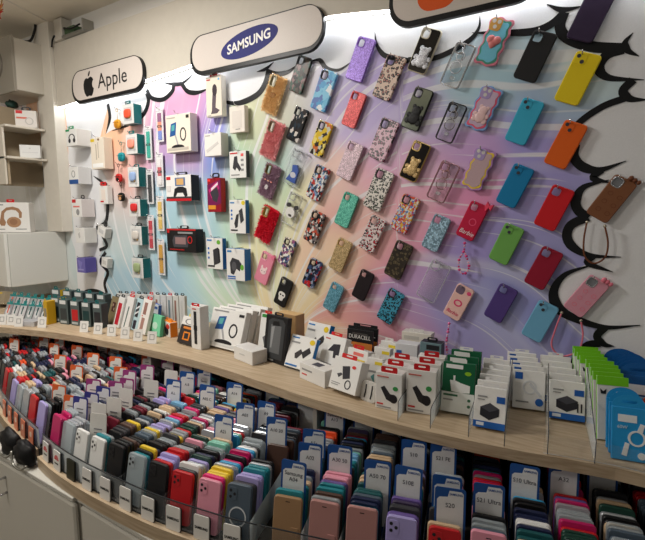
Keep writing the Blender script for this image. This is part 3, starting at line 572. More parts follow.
p2 = [('r', .06, .06, .32, .1, (60, 130, 190)), ('p', [(.3, .7), (.44, .44), (.6, .4), (.5, .8), (.36, .84)], (56, 56, 60)), ('p', [(.6, .32), (.8, .24), (.9, .6), (.7, .7)], (64, 64, 68)), ('e', .76, .02, .98, .15, (226, 206, 60)), ('e', .1, .28, .2, .35, BL), ('e', .1, .4, .2, .47, BL), ('e', .1, .52, .2, .59, BL), ('r', .08, .88, .5, .92, DK)]
wbox((229.5, 200, 245.5, 233.5), 0.03, 'white power bank box with yellow badge and blue side', W_, (30, 108, 178), p2, None)
p3 = [('r', .06, .05, .3, .11, (60, 130, 190)), ('p', [(.2, .44), (.34, .28), (.7, .34), (.84, .46), (.74, .7), (.56, .62), (.4, .82), (.24, .78)], (58, 58, 62)), ('e', .3, .4, .56, .7, (90, 90, 94)), ('e', .78, .48, .96, .66, (110, 180, 60)), ('r', .06, .86, .5, .9, BL), ('r', .06, .93, .5, .96, BL)]
wbox((226.5, 249, 244.5, 280.5), 0.05, 'largest blue-sided white box at the bottom of its column picturing a phone grip', W_, (34, 116, 190), p3, None)

# ================================================================== phone cases on the mural wall
TILT = radians(24)
def case_base(name, label, px, py, bh, m, wk=0.5, hole='sq', group='phone cases on display', t=0.011, tilt=None, gap=0.012, rad=0.011, bev=0.0025):
    """px, py: centre in the photo; bh: its height there (to get its length on the wall)"""
    tl = TILT if tilt is None else tilt
    P = ony(px, py, -gap); Z = proj(P)[2]; L = min(0.172, max(0.118, bh*Z/FPX/(cos(tl)+wk*sin(tl)))); W = L*wk
    tl2 = tl+random.uniform(-0.025, 0.025)
    r = thing(name, label, 'phone case', (P.x, -gap, P.z), (0, tl2, 0), group)
    s = 0.40*W; hx, hz = -W/2+s/2+0.006, L/2-s/2-0.007
    holes = []
    if hole == 'sq': holes = [rrect(s, s, s*0.28, 3, hx, hz)]
    elif hole == 'wide': holes = [rrect(s*0.86, s*1.25, s*0.25, 3, hx, hz-0.003)]
    if m is not None: link('shell', plate(rrect(W, L, rad, 4), holes, t, bev, m), r)
    hw = Matrix.Rotation(tl2, 4, 'Y') @ Vector((hx, 0, hz+s*0.42)); hook(P.x+hw.x, P.z+hw.z, gap+t+0.014)
    return r, W, L, (hx, hz, s)
def lens_block(r, hx, hz, s, c, t=0.011):
    cf = link('camera_frame', plate(rrect(s*1.12, s*1.12, s*0.3, 4, hx, hz), [], t+0.0016, 0.0008, c), r)
    for a, b in ((-0.24, 0.24), (0.24, -0.24)): link('lens_opening', plate(oval(hx+a*s, hz+b*s, s*0.2, s*0.2, 14), [], t+0.0022, 0, mat((64, 64, 72), 0.25)), cf)
def rim_hole(r, hx, hz, s, c, t=0.011):
    link('camera_rim', plate(rrect(s*1.12, s*1.12, s*0.34, 4, hx, hz), [rrect(s*0.9, s*0.9, s*0.26, 4, hx, hz)], t+0.0012, 0.0005, c), r)
# solid silicone cases
for (px, py, bh, c, nm, two) in [(535, 57, 52, (30, 30, 32), 'matte black silicone case hung right of the wavy heart case', 0), (524.5, 122, 48, (56, 172, 206), 'sky blue silicone case left of the orange one', 1), (515, 186, 46, (10, 124, 176), 'deep cerulean blue silicone case left of the red one', 1), (506.5, 244, 44, (112, 172, 84), 'green silicone case below the cerulean one', 1), (501, 303, 42, (82, 62, 130), 'violet silicone case at the bottom, beside the cream one', 0),
        (592, 14, 58, (52, 38, 66), 'dark plum silicone case cut off by the top edge', 1), (577.5, 79, 54, (232, 206, 28), 'bright yellow silicone case', 1), (565.5, 145, 50, (226, 98, 24), 'orange silicone case below the yellow one', 1), (554, 208, 48, (206, 26, 36), 'bright red silicone case below the orange one', 0), (543.5, 268, 46, (148, 20, 48), 'dark crimson silicone case below the bright red one', 0), (540, 321, 45, (110, 172, 206), 'pale blue silicone case lowest in its column, left of the pink strap case', 1)]:
    m = mat(c, 0.48, bump=0.03, bscale=900); r, W, L, (hx, hz, s) = case_base('phone_case', nm, px, py, bh, m, hole=None if two else 'sq', group='plain silicone cases on the wall')
    if two: lens_block(r, hx, hz, s, m)
    else: rim_hole(r, hx, hz, s, m)
# glitter cases
for (px, py, bh, c, nm) in [(361, 60, 46, (128, 84, 190), 'purple glitter case at the top of the glitter column'), (354.5, 110, 38, (206, 30, 34), 'red glitter case in the glitter column'), (350.5, 161, 41, (214, 184, 196), 'silvery pink glitter case'), (347, 210, 38, (64, 186, 160), 'mint green glitter case'), (341, 255, 37, (196, 164, 104), 'gold glitter case in the glitter column'), (334, 297, 33, (84, 168, 196), 'aqua blue glitter case')]:
    r, W, L, (hx, hz, s) = case_base('phone_case', nm, px, py, bh, glitter(c), group='glitter cases on the wall'); rim_hole(r, hx, hz, s, mat(c, 0.3))
# printed cases
PR = [(389.5, 78, 49, spotted((222, 196, 180), (38, 28, 30), (186, 120, 110), 80, .52, .3), 'beige leopard print case with brown spots'), (384, 140, 45, spotted((214, 168, 186), (34, 22, 30), (150, 60, 96), 80, .52, .28), 'pink leopard print case'), (379, 190, 46, spotted((228, 222, 214), (22, 22, 24), (150, 170, 140), 120, .5, .2), 'white case with dense black spots'),
      (373, 234, 40, spotted((230, 214, 212), (26, 22, 24), (206, 40, 60), 110, .5, .32), 'clear case with red and black spots'), (399, 260, 42, spotted((46, 38, 30), (104, 92, 66), (70, 60, 40), 85, .45, .26), 'dark brown snakeskin case'), (391, 306, 39, spotted((70, 160, 190), (18, 20, 26), None, 130, .5, .2), 'turquoise and black leopard case just above the shelf boxes'),
      (405.5, 214, 42, patches(((230, 226, 222), (214, 90, 60), (90, 140, 200), (226, 180, 70), (190, 200, 220), (200, 60, 80)), 90), 'white case covered in small colourful flowers'), (436.5, 233, 40, glitter((150, 190, 214), scale=150), 'pale blue liquid glitter case'), (363.5, 285, 34, mat((36, 28, 32), 0.45), 'small plain black-brown case near the shelf'),
      (301, 75, 39, patches(((50, 44, 40), (92, 78, 70), (60, 86, 74), (140, 110, 110), (30, 28, 30)), 38, seed=1.0), 'dark photo-print case below the end of the SAMSUNG sign'), (298, 125, 37, patches(((24, 24, 28), (30, 46, 60), (214, 206, 200), (40, 30, 30), (20, 20, 22)), 30, seed=2.0), 'black case with blue-grey and white print'),
      (324.5, 91, 44, patches(((120, 190, 226), (96, 168, 216), (140, 204, 234), (104, 130, 190), (232, 236, 240)), 26, seed=3.0), 'light blue printed case'), (321.5, 139, 38, patches(((226, 190, 40), (206, 206, 190), (46, 36, 30), (210, 110, 50), (240, 220, 120)), 34, seed=4.0), 'yellow, white and brown printed case'),
      (318.5, 183, 38, patches(((40, 44, 58), (120, 150, 190), (190, 60, 50), (220, 220, 220), (60, 70, 90)), 52, seed=5.0), 'grey-blue comic-style printed case'), (315, 227, 36, patches(((28, 26, 30), (220, 214, 208), (190, 80, 60), (40, 40, 46), (120, 110, 110)), 52, seed=6.0), 'black and white comic-style printed case'), (313, 273, 33, patches(((30, 36, 60), (190, 40, 44), (60, 80, 120), (26, 26, 32), (150, 160, 180)), 48, seed=7.0), 'navy and red printed case'),
      (287.5, 252, 32, patches(((60, 60, 80), (220, 206, 180), (150, 90, 130), (240, 236, 230), (90, 110, 150)), 60, seed=8.0), 'purple and cream patchwork printed case')]
for (px, py, bh, m, nm) in PR:
    r, W, L, (hx, hz, s) = case_base('phone_case', nm, px, py, bh, m, group='printed cases on the wall'); rim_hole(r, hx, hz, s, mat((40, 38, 40), 0.35) if 'clear' not in nm and 'liquid' not in nm else clear())
# black case with a pale skull
r, W, L, (hx, hz, s) = case_base('phone_case', 'black case with a pale skull print above the shelf', 284, 292, 33, mat((24, 24, 26), 0.45), group='printed cases on the wall'); rim_hole(r, hx, hz, s, mat((60, 60, 62), 0.4))
sk = [(-.26, .0), (-.24, .16), (-.12, .24), (.12, .24), (.24, .16), (.26, .0), (.18, -.12), (.16, -.3), (.06, -.34), (-.06, -.34), (-.16, -.3), (-.18, -.12)]
link('skull_print', plate([(x*W*1.1, y*W*1.1-L*0.12) for x, y in sk], [oval(-W*.11, -L*.1, W*.08, W*.06, 10), oval(W*.11, -L*.1, W*.08, W*.06, 10)], 0.0114, 0, mat((226, 224, 220), 0.4)), r)
# pink kawaii case
r, W, L, (hx, hz, s) = case_base('phone_case', 'pink rubber case with a small round face, lowest of the soft cases', 265.5, 268, 36, mat((226, 138, 160), 0.5), wk=0.52, group='soft cases on the wall'); rim_hole(r, hx, hz, s, mat((236, 170, 186), 0.5))
link('face_patch', plate(oval(0, -L*.1, W*.24, W*.2, 20), [], 0.0125, 0.0005, mat((240, 214, 214), 0.5)), r)
for sx in (-1, 1): link('ear', plate(oval(sx*W*.17, -L*.1+W*.22, W*.07, W*.12, 12), [], 0.0122, 0.0005, mat((240, 214, 214), 0.5)), r); link('eye', plate(oval(sx*W*.1, -L*.1, W*.025, W*.03, 8), [], 0.0132, 0, INK), r)
link('bow', plate([(W*.2, L*.46), (W*.36, L*.54), (W*.5, L*.5), (W*.5, L*.4), (W*.34, L*.38)], [], 0.014, 0.001, mat((230, 120, 150), 0.5)), r)
# furry cases
def furcase(px, py, bh, c, label, lens=(150, 140, 110), face=False, n=1900, fl=0.011):
    m = mat(c, 0.85); r, W, L, (hx, hz, s) = case_base('furry_phone_case', label, px, py, bh, m, wk=0.56, group='furry cases on the wall', hole='wide')
    V = []; F = []; rnd = random.Random(int(px))
    for i in range(n):
        x, z = rnd.uniform(-W/2, W/2), rnd.uniform(-L/2, L/2)
        if abs(x-hx) < s*.5 and abs(z-hz+.003) < s*.68: continue
        e = max(abs(x)/(W/2), abs(z)/(L/2)); y = -0.010 if e < .93 else -0.006
        d = Vector((rnd.uniform(-.7, .7)+x/W*.9*(e > .8), -1+(e > .9)*.6, rnd.uniform(-.9, .3)+z/L*.8*(e > .8))).normalized()*fl*rnd.uniform(.7, 1.4)
        a = rnd.uniform(0, pi); o = Vector((cos(a), 0, sin(a)))*0.0030; p = Vector((x, y, z)); q = Vector((-o.z, 0, o.x)); b = len(V)
        V += [p+o, p-o*.5+q*.8, p-o*.5-q*.8, p+d]; F += [(b, b+1, b+3), (b+1, b+2, b+3), (b+2, b, b+3)]
    f = link('fur', pydata('fur', V, F, m), r); f['kind'] = 'stuff'
    link('camera_rim', plate(rrect(s*0.98, s*1.4, s*0.3, 4, hx, hz-.003), [rrect(s*.8, s*1.18, s*0.24, 4, hx, hz-.003)], 0.018, 0.001, mat(lens, 0.3, 0.6)), r)
    return r, W, L
r, W, L = furcase(275, 95, 41, (236, 200, 146), 'golden teddy-fur case below the SAMSUNG sign')
link('face_patch', plate(rrect(W*.3, L*.12, .006, 4, 0, -L*.02), [], 0.0185, 0.001, mat((150, 104, 60), 0.8)), r)
furcase(273.5, 140, 41, (236, 160, 162), 'dusty pink fluffy fur case', (160, 130, 110))
r, W, L = furcase(270.5, 181, 37, (166, 134, 152), 'grey-mauve fluffy case with a small animal face', (150, 120, 80))
link('belly_patch', plate(oval(0, -L*.2, W*.12, W*.14, 16), [], 0.0195, 0.001, mat((206, 200, 200), 0.8)), r)
for sx in (-1, 1): link('cheek', plate(oval(sx*W*.22, L*.0, W*.06, W*.045, 10), [], 0.0195, 0.0005, mat((226, 150, 140), 0.7)), r)
link('nose', plate(oval(0, 0, W*.05, W*.04, 10), [], 0.0198, 0.0005, mat((240, 190, 150), 0.7)), r)
furcase(268, 224, 39, (222, 32, 58), 'crimson red shaggy fur case', (190, 150, 80), fl=0.013)
# mirror cases with bears
def bear(r, W, L, m, t):
    V = []; F = []
    for (x, z, rr) in [(-.0, .02, .2), (-.14, .16, .085), (.14, .16, .085), (0, -.24, .25), (-.22, -.36, .12), (.22, -.36, .12), (-.25, -.16, .09), (.25, -.16, .09)]:
        ico_geo((x*W*1.35+W*.05, -t, z*W*1.35-L*.06), rr*W*1.3, V, F, 2, (1, .13, 1))
    link('bear_charm', pydata('bear_charm', V, F, m, smooth=True), r)
for (px, py, bh, c, edge_c, bm_, nm) in [(425, 51.5, 47, (34, 32, 30), (206, 196, 170), glitter((190, 190, 196)), 'black mirror case with a silver glitter bear'), (417.5, 109.5, 45, (116, 122, 108), (30, 30, 30), mat((22, 22, 24), 0.4, bump=.5, bscale=500), 'olive grey mirror case with a black bear'), (415.5, 161.5, 43, (28, 24, 22), (200, 170, 100), glitter((196, 158, 84)), 'black mirror case with a gold glitter bear')]:
    r, W, L, (hx, hz, s) = case_base('phone_case', nm, px, py, bh, mat(edge_c, 0.3, 0.5), group='bear cases on the wall')
    link('mirror_back', plate(rrect(W-.006, L-.006, .009, 4), [rrect(s*1.1, s*1.1, s*.3, 3, hx, hz)], 0.0116, 0, mat(c, 0.12, 0.3)), r); rim_hole(r, hx, hz, s, mat(edge_c, 0.3, 0.5)); bear(r, W, L, bm_, 0.012)
# clear cases
def clearcase(px, py, bh, edge_m, label, ringc=None, op=0.03, group='clear cases on the wall'):
    r, W, L, (hx, hz, s) = case_base('clear_phone_case', label, px, py, bh, clear(op=op), group=group, bev=0.001)
    link('bumper_edge', plate(rrect(W, L, .011, 4), [rrect(W-.007, L-.007, .008, 4)], 0.0118, 0.001, edge_m), r); rim_hole(r, hx, hz, s, edge_m)
    if ringc:
        m = mat(ringc, 0.25, 0.8); V, F = [], []
        for rad_, z0 in ((W*.27, -L*.06), (W*.2, L*.2)):
            V, F = tube_geo([(rad_*cos(2*pi*k/24), -.013, z0+rad_*sin(2*pi*k/24)) for k in range(25)], .0017, 5, V, F)
        V, F = tube_geo([(-W*.1, -.013, L*.4), (W*.05, -.013, L*.28), (W*.12, -.013, L*.12)], .0016, 5, V, F)
        link('ring_holder', pydata('ring_holder', V, F, m, smooth=True), r)
        link('ring_pad', plate(rrect(W*.22, .012, .004, 3, W*.02, -L*.3), [], 0.0128, 0, clear(op=.3)), r)
    return r, W, L
clearcase(458, 66, 46, mat((206, 206, 208), 0.2, 0.7), 'clear case with chrome edge and silver ring holder', (190, 190, 194)); clearcase(451.5, 123, 42, mat((34, 32, 34), 0.3), 'clear case with black edge and ring holder', (150, 146, 146)); clearcase(443.5, 182, 44, mat((176, 130, 136), 0.25, 0.5), 'clear case with rose gold edge and ring holder', (180, 140, 140)); clearcase(434, 281, 46, clear(op=.16), 'plain transparent case with thick corners', None, .05)
r, W, L = clearcase(296, 168, 40, clear(op=.16), 'clear case with a blue and grey print', None, .03)
link('printed_picture', plate([(-W*.32, -L*.4), (-W*.1, -L*.1), (-W*.2, L*.05), (W*.1, L*.1), (W*.3, -L*.05), (W*.34, -L*.4)], [], 0.0116, 0, mat((64, 92, 166), 0.4)), r); link('printed_patch', plate(oval(W*.05, -L*.2, W*.2, W*.16, 16), [], 0.0119, 0, mat((200, 200, 210), 0.4)), r)
r, W, L = clearcase(292.5, 209, 36, clear(op=.16), 'clear case with a black and white print', None, .03)
link('printed_picture', plate(oval(0, -L*.12, W*.34, W*.34, 20), [], 0.0116, 0, mat((228, 226, 222), 0.4)), r)
for x, z in ((-.3, .08), (.3, .1)): link('printed_patch', plate(oval(x*W, z*L, W*.14, W*.14, 14), [], 0.0117, 0, mat((60, 58, 60), 0.4)), r)
link('printed_patch', plate(oval(W*.06, -L*.2, W*.14, W*.08, 14), [], 0.0119, 0, mat((70, 66, 66), 0.4)), r)
# wavy cases
def wavy(W, L, k, amp=0.0035):
    base = rrect(W*k, L-(1-k)*W, .014, 6); out = []
    N = 72; per = [Vector((*p, 0)) for p in base]; per.append(per[0]); seg = [(per[i+1]-per[i]).length for i in range(len(per)-1)]; T = sum(seg)
    for i in range(N):
        d = T*i/N; j = 0
        while d > seg[j] and j < len(seg)-1: d -= seg[j]; j += 1
        t = (per[j+1]-per[j]).normalized(); p = per[j]+t*d; nn = Vector((t.y, -t.x, 0)); q = p+nn*amp*sin(2*pi*10*i/N); out.append((q.x, q.y))
    return out
for (px, py, bh, c1, c2, c3, cc, nm) in [(494, 42.5, 51, (222, 130, 150), (70, 150, 130), (120, 196, 220), (206, 120, 130), 'wavy-edged pink and green case with a puffy pink heart'), (484, 109, 48, (130, 170, 220), (226, 90, 120), (200, 176, 200), (216, 160, 170), 'wavy-edged blue case with a pink inner border'), (478.5, 169.5, 47, (186, 140, 200), (230, 200, 70), (222, 190, 196), None, 'wavy-edged purple case with a yellow border and mirror centre')]:
    r, W, L, (hx, hz, s) = case_base('wavy_phone_case', nm, px, py, bh, None, wk=0.53, group='wavy cases on the wall')
    link('shell', plate(wavy(W, L, .96), [], .009, .002, mat(c1, .4)), r); link('inner_border', plate(wavy(W, L, .82, .003), [], .0102, .0005, mat(c2, .4)), r)
    link('centre_panel', plate(wavy(W, L, .68, .0025), [], .0112, 0, mat(c3, .1 if cc is None else .25, .4 if cc is None else 0)), r)
    cb = link('camera_block', plate(rrect(s*1.25, s*1.25, s*.35, 4, hx+.003, hz-.002), [], .0125, .001, mat((214, 160, 80) if cc == (206, 120, 130) else (170, 150, 200), .35)), r)
    for a, b in ((-.28, .28), (.28, .28), (0, -.24)): link('lens_opening', plate(oval(hx+.003+a*s, hz-.002+b*s, s*.2, s*.2, 12), [], .0131, 0, mat((210, 206, 200), .3)), cb)
    if 'heart' in nm:
        V, F = [], []; ico_geo((-W*.13, -.013, W*.06), W*.17, V, F, 2, (1, .5, 1)); ico_geo((W*.13, -.013, W*.06), W*.17, V, F, 2, (1, .5, 1)); ico_geo((0, -.012, -W*.06), W*.19, V, F, 2, (.95, .45, 1)); ico_geo((0, -.012, -W*.19), W*.09, V, F, 2, (.95, .5, 1))
        link('heart', pydata('heart', V, F, mat((222, 130, 128), .45), smooth=True), r)
    elif cc: bear(r, W*.8, L, mat((226, 190, 190), .3), .012)
# lettered pair
BAR = mat((196, 24, 66), .4)
r, W, L, (hx, hz, s) = case_base('phone_case', 'cherry red case with white script lettering, pink bow and beads', 472.5, 221, 42, BAR, group='lettered cases on the wall'); rim_hole(r, hx, hz, s, BAR)
link('lettering', text_me('Barbie', .017, mat((244, 232, 236), .4), W*.8, .3), r, (0, -.0116, -L*.33))
link('emblem', plate(oval(W*.06, -L*.02, W*.2, W*.2, 18), [oval(W*.06, -L*.02, W*.15, W*.15, 18)], .0115, 0, mat((226, 80, 120), .4)), r)
link('bow', plate([(W*.28, L*.48), (W*.3, L*.62), (W*.48, L*.54), (W*.66, L*.6), (W*.64, L*.42), (W*.5, L*.48), (W*.4, L*.36)], [], .016, .002, mat((236, 70, 100), .5)), r)
def beads(r, pts, rb, cs, name='bead_strap'):
    P = catmull(pts, 10); V, F, fm = [], [], []; acc = 0; last = None; i = 0; ms = [mat(c, .35) for c in cs]
    for p in P:
        if last is None or (p-last).length >= rb*1.8:
            n0 = len(F); ico_geo(p, rb*(1.25 if i % 3 == 0 else .85), V, F, 1); fm += [i % len(ms)]*(len(F)-n0); last = p; i += 1
    o = link(name, pydata(name, V, F, ms, fm, smooth=True), r); o['kind'] = 'stuff'; return o
R0 = r.rotation_euler.y
def dn(x, z, R0=R0): v = Matrix.Rotation(-R0, 4, 'Y') @ Vector((x, 0, z)); return (v.x, -.012, v.z)
bz = ony(465, 243, -.012); c0 = Vector((bz.x-r.location.x, 0, bz.z-r.location.z))
beads(r, [dn(c0.x+.002, c0.z), dn(c0.x, c0.z-.03), dn(c0.x-.018, c0.z-.07), dn(c0.x-.012, c0.z-.11), dn(c0.x+.008, c0.z-.118), dn(c0.x+.022, c0.z-.09), dn(c0.x+.01, c0.z-.05), dn(c0.x, c0.z-.03)], .0052, ((226, 70, 130), (240, 180, 190), (206, 40, 100)))
r, W, L, (hx, hz, s) = case_base('phone_case', 'cream pink case with pink script lettering and bead strap', 459, 302, 40, mat((240, 196, 186), .4), group='lettered cases on the wall'); link('camera_frame', plate(rrect(s*1.2, s*1.2, s*.4, 4, hx, hz), [], .0116, 0, mat((120, 100, 120), .3)), r)
link('lettering', text_me('Barbie', .014, mat((220, 50, 110), .4), W*.7, .3), r, (-.004, -.0116, -L*.33)); link('emblem', plate(oval(0, -L*.02, W*.24, W*.2, 18), [oval(0, -L*.02, W*.16, W*.12, 18)], .0115, 0, mat((226, 70, 120), .4)), r); link('heart_print', plate(oval(W*.3, L*.36, W*.13, W*.11, 14), [], .0115, 0, mat((226, 80, 126), .4)), r)
bz = ony(450, 323, -.012); c0 = Vector((bz.x-r.location.x, 0, bz.z-r.location.z)); R1 = r.rotation_euler.y
beads(r, [dn(c0.x, c0.z, R1), dn(c0.x-.003, c0.z-.03, R1), dn(c0.x-.008, c0.z-.08, R1), dn(c0.x-.004, c0.z-.12, R1)], .0056, ((226, 110, 160), (236, 190, 200), (206, 60, 120)))
# strap cases
def strapcase(px, py, bh, c, c2, label, ends, drop):
    m = mat(c, .5, bump=.06, bscale=300); r, W, L, (hx, hz, s) = case_base('strap_phone_case', label, px, py, bh, m, wk=.5, group='cases with carrying straps', tilt=radians(33)); rim_hole(r, hx, hz, s, mat((190, 190, 192), .25, .8))
    link('camera_plate', plate(rrect(s*.9, s*.9, s*.26, 3, hx, hz), [], .006, 0, mat((150, 152, 156), .15, .6)), r)
    for k in range(6): link('embossed_mark', plate(oval(-W*.22+W*.42*(k % 2)+.004, -L*.3+L*.2*(k//2), W*.11, W*.1, 12), [oval(-W*.22+W*.42*(k % 2)+.004, -L*.3+L*.2*(k//2), W*.085, W*.075, 12)], .0116, 0, mat(c2, .5)), r)
    V, F = [], []
    for k in range(3): ico_geo((W*(.12+.17*k), -.008, L*.5+.006), .0085-.001*k, V, F, 2, (1, .8, 1.2))
    link('ear_trim', pydata('ear_trim', V, F, mat(c2, .5), smooth=True), r)
    R = r.rotation_euler.y; P0 = Vector((r.location.x, 0, r.location.z)); E = []
    for ex, ez in ends: q = ony(ex, ez, -.016); E.append(q)
    pts = [E[0]] + [ony(x, z, -.016) for x, z in drop] + [E[1]]
    loc = [Matrix.Rotation(-R, 4, 'Y') @ Vector((p.x-P0.x, -.016, p.z-P0.z)) for p in pts]
    tube('carry_strap', catmull(loc, 8), .0032, mat(c2, .45), r, 6)
    for e in (loc[0], loc[-1]): V, F = [], []; ico_geo(e, .006, V, F, 1); link('strap_clasp', pydata('strap_clasp', V, F, mat((200, 190, 170), .25, .8), smooth=True), r)
strapcase(611, 199, 50, (128, 82, 54), (112, 64, 40), 'brown embossed case with ears and a leather wrist strap', [(587, 222), (605, 226)], [(584, 240), (585, 256), (594, 263), (605, 257), (608, 243)])
strapcase(586, 296, 46, (214, 148, 166), (224, 120, 140), 'pink embossed case with ears and a thin pink strap', [(562, 312), (581, 320)], [(556, 328), (552, 345), (562, 355), (578, 350), (583, 335)])

# ================================================================== curved counter: shelf, trays, base cabinets
SZ = 1.0; STH = 0.032
SHP = [Vector((-3.6, -0.80, 0)), Vector((-3.1, -0.77, 0))] + [Vector((p.x, p.y, 0)) for p in (onz(x, y, SZ) for x, y in [(0, 327), (50, 332), (100, 340), (150, 350), (200, 362), (250, 378), (300, 395), (350, 410), (400, 425), (500, 447), (600, 465), (645, 475)])] + [Vector((0.5, -0.53, 0)), Vector((1.1, -0.52, 0))]
SHC = catmull(SHP, 5)
def slab(name, curve, yback, z0, z1, m, parent=None, rimcut=0.0):
    V = []; F = []; n = len(curve)
    for p in curve: V += [(p.x, p.y+rimcut, z0), (p.x, p.y+rimcut, z1), (p.x, yback, z1), (p.x, yback, z0)]
    for i in range(n-1):
        a = 4*i
        for j in range(4): F.append((a+j, a+4+j, a+4+(j+1) % 4, a+(j+1) % 4))
    F += [(0, 1, 2, 3), (4*n-1, 4*n-2, 4*n-3, 4*n-4)]
    return link(name, pydata(name, V, F, m), parent)
sh = thing('counter_shelf', 'long curved pale wood shelf along the mural wall holding boxed accessories', 'shelf', (0, 0, 0))
slab('shelf_board', SHC, -0.003, SZ-STH, SZ, wood(), sh)
def shy(X):
    for i in range(len(SHC)-1):
        if SHC[i].x <= X <= SHC[i+1].x: t = (X-SHC[i].x)/(SHC[i+1].x-SHC[i].x); return SHC[i].y+(SHC[i+1].y-SHC[i].y)*t
    return SHC[-1].y
OBST = []
for X in (-2.85, -1.80, -0.83, 0.45):
    ypf = shy(X)+.06 if X > -2 else -.45; link('support_panel', box_me(X-.009, ypf, 0.7425, X+.009, -.004, SZ-STH-.0005, mat((206, 202, 194), .5), .001), sh); OBST.append((Vector((X, (ypf-.004)/2, .855)), [Vector((1, 0, 0)), Vector((0, 1, 0)), Vector((0, 0, 1))], Vector((.009, (-.004-ypf)/2, .1125))))
# front curve of the trays
FCP = [(-3.05, -.70), (-2.8, -.775), (-2.5, -.86), (-2.2, -.942), (-1.93, -.995), (-1.76, -1.022), (-1.66, -1.042), (-1.5, -1.06), (-1.3, -1.065), (-1.05, -1.055), (-.83, -1.024), (-.74, -1.006), (-.59, -.966), (-.3, -.89), (0, -.82), (.3, -.76), (.6, -.71)]
FC = catmull([(x, y, 0) for x, y in FCP], 12); SL = [0.0]
for i in range(1, len(FC)): SL.append(SL[-1]+(FC[i]-FC[i-1]).length)
def at_s(s):
    for i in range(len(FC)-1):
        if SL[i] <= s <= SL[i+1]:
            t = (s-SL[i])/(SL[i+1]-SL[i]); p = FC[i].lerp(FC[i+1], t); d = (FC[min(i+3, len(FC)-1)]-FC[max(i-2, 0)]).normalized(); return p, Vector((-d.y, d.x, 0)), d
    return FC[-1], Vector((0, 1, 0)), Vector((1, 0, 0))
def s_at_x(X):
    for i in range(len(FC)-1):
        if FC[i].x <= X <= FC[i+1].x: return SL[i]+(SL[i+1]-SL[i])*(X-FC[i].x)/(FC[i+1].x-FC[i].x)
TB, TF = 0.70, 0.742    # tray bottom, tray floor
sM, sL_ = s_at_x(-1.64), s_at_x(-1.805)
PITCH = .0965
colsM = [sM+PITCH*k for k in range(0, 10)]
colsR = [sM+1.010+.0975*k for k in range(0, 14)]; colsR = [s for s in colsR if s < SL[-1]-.05]
colsL = [sL_-.0925*k for k in range(0, 14)]; colsL = [s for s in colsL if s > .03]
trays = []
ACR = clear((225, 230, 232), .035); ACE = mat((52, 54, 58), .2); BASEM = mat((60, 56, 52), .6)
for nm, s0, s1, lab in (('L', 0.0, sL_+.055, 'left curved tray of phone cases with orange brand tags'), ('M', sM-.055, sM+.937, 'middle curved tray packed with phone cases and white brand tags'), ('R', sM+.945, SL[-1], 'right tray of wallet cases with blue model cards below the shelf')):
    C = [at_s(s0+(s1-s0)*i/40)[0] for i in range(41)]
    t = thing('display_tray', lab, 'display tray'); slab('tray_base', C, -.02, TB, TF-.002, BASEM, t, .014)
    V = []; F = []
    for p, n_ in [(at_s(s0+(s1-s0)*i/40)[0], at_s(s0+(s1-s0)*i/40)[1]) for i in range(41)]:
        q = p+n_*.018; V += [(p.x, p.y, TB), (p.x, p.y, TF), (q.x, q.y, TF), (q.x, q.y, TB)]
    for i in range(40):
        for j in range(4): F.append((4*i+j, 4*i+4+j, 4*i+4+(j+1) % 4, 4*i+(j+1) % 4))
    F += [(0, 1, 2, 3), (163, 162, 161, 160)]
    link('wood_rim', pydata('wood_rim', V, F, wood()), t)
    V = []; F = []; V2 = []; F2 = []
    for i in range(41):
        p, n_, d = at_s(s0+(s1-s0)*i/40); a = p+n_*.022; b = p+n_*.025
        V += [(a.x, a.y, TF), (a.x, a.y, TF+.078), (b.x, b.y, TF+.078), (b.x, b.y, TF)]; V2 += [(a.x, a.y, TF+.078), (a.x, a.y, TF+.0805), (b.x, b.y, TF+.0805), (b.x, b.y, TF+.078)]
    for i in range(40):
        for j in range(4): q = (4*i+j, 4*i+4+j, 4*i+4+(j+1) % 4, 4*i+(j+1) % 4); F.append(q); F2.append(q)
    link('acrylic_front', pydata('acrylic_front', V, F, ACR), t); link('acrylic_edge', pydata('acrylic_edge', V2, F2, ACE), t)
    trays.append((t, {'L': colsL, 'M': colsM, 'R': colsR}[nm], s1))
# base cabinets
CW = mat((196, 192, 182), .4, name='laminate'); CD_ = mat((206, 203, 194), .38)
for k, (x0, x1, yf, lb) in enumerate([(-2.75, -2.06, -.80, 'white base cabinet set back under the left tray'), (-2.05, -1.412, -1.065, 'white base cabinet with a small metal handle at the bottom left'), (-1.405, -.76, -1.055, 'white base cabinet right of the one with the handle'), (-.75, .55, -.80, 'white base cabinet under the right end of the tray')]):
    t = thing('base_cabinet', lb, 'cabinet', ((x0+x1)/2, 0, 0)); W = x1-x0
    link('body', box_me(-W/2, yf+.02, .0, W/2, -.02, .682, CW, .001), t); link('cabinet_top', box_me(-W/2, yf-.004, .684, W/2, -.02, TB-.001, mat((200, 198, 190), .35), .002), t)
    link('door', box_me(-W/2+.006, yf, .04, W/2-.006, yf+.019, .668, CD_, .006), t)
    if k == 1:
        P = ony(6, 480, yf); V, F = tube_geo([(P.x+1.731-.0, yf, P.z+.012), (P.x+1.731, yf-.03, P.z+.012), (P.x+1.731, yf-.03, P.z-.05), (P.x+1.731, yf, P.z-.05)], .005, 6)
        link('handle', pydata('handle', V, F, CHROME, smooth=True), t)
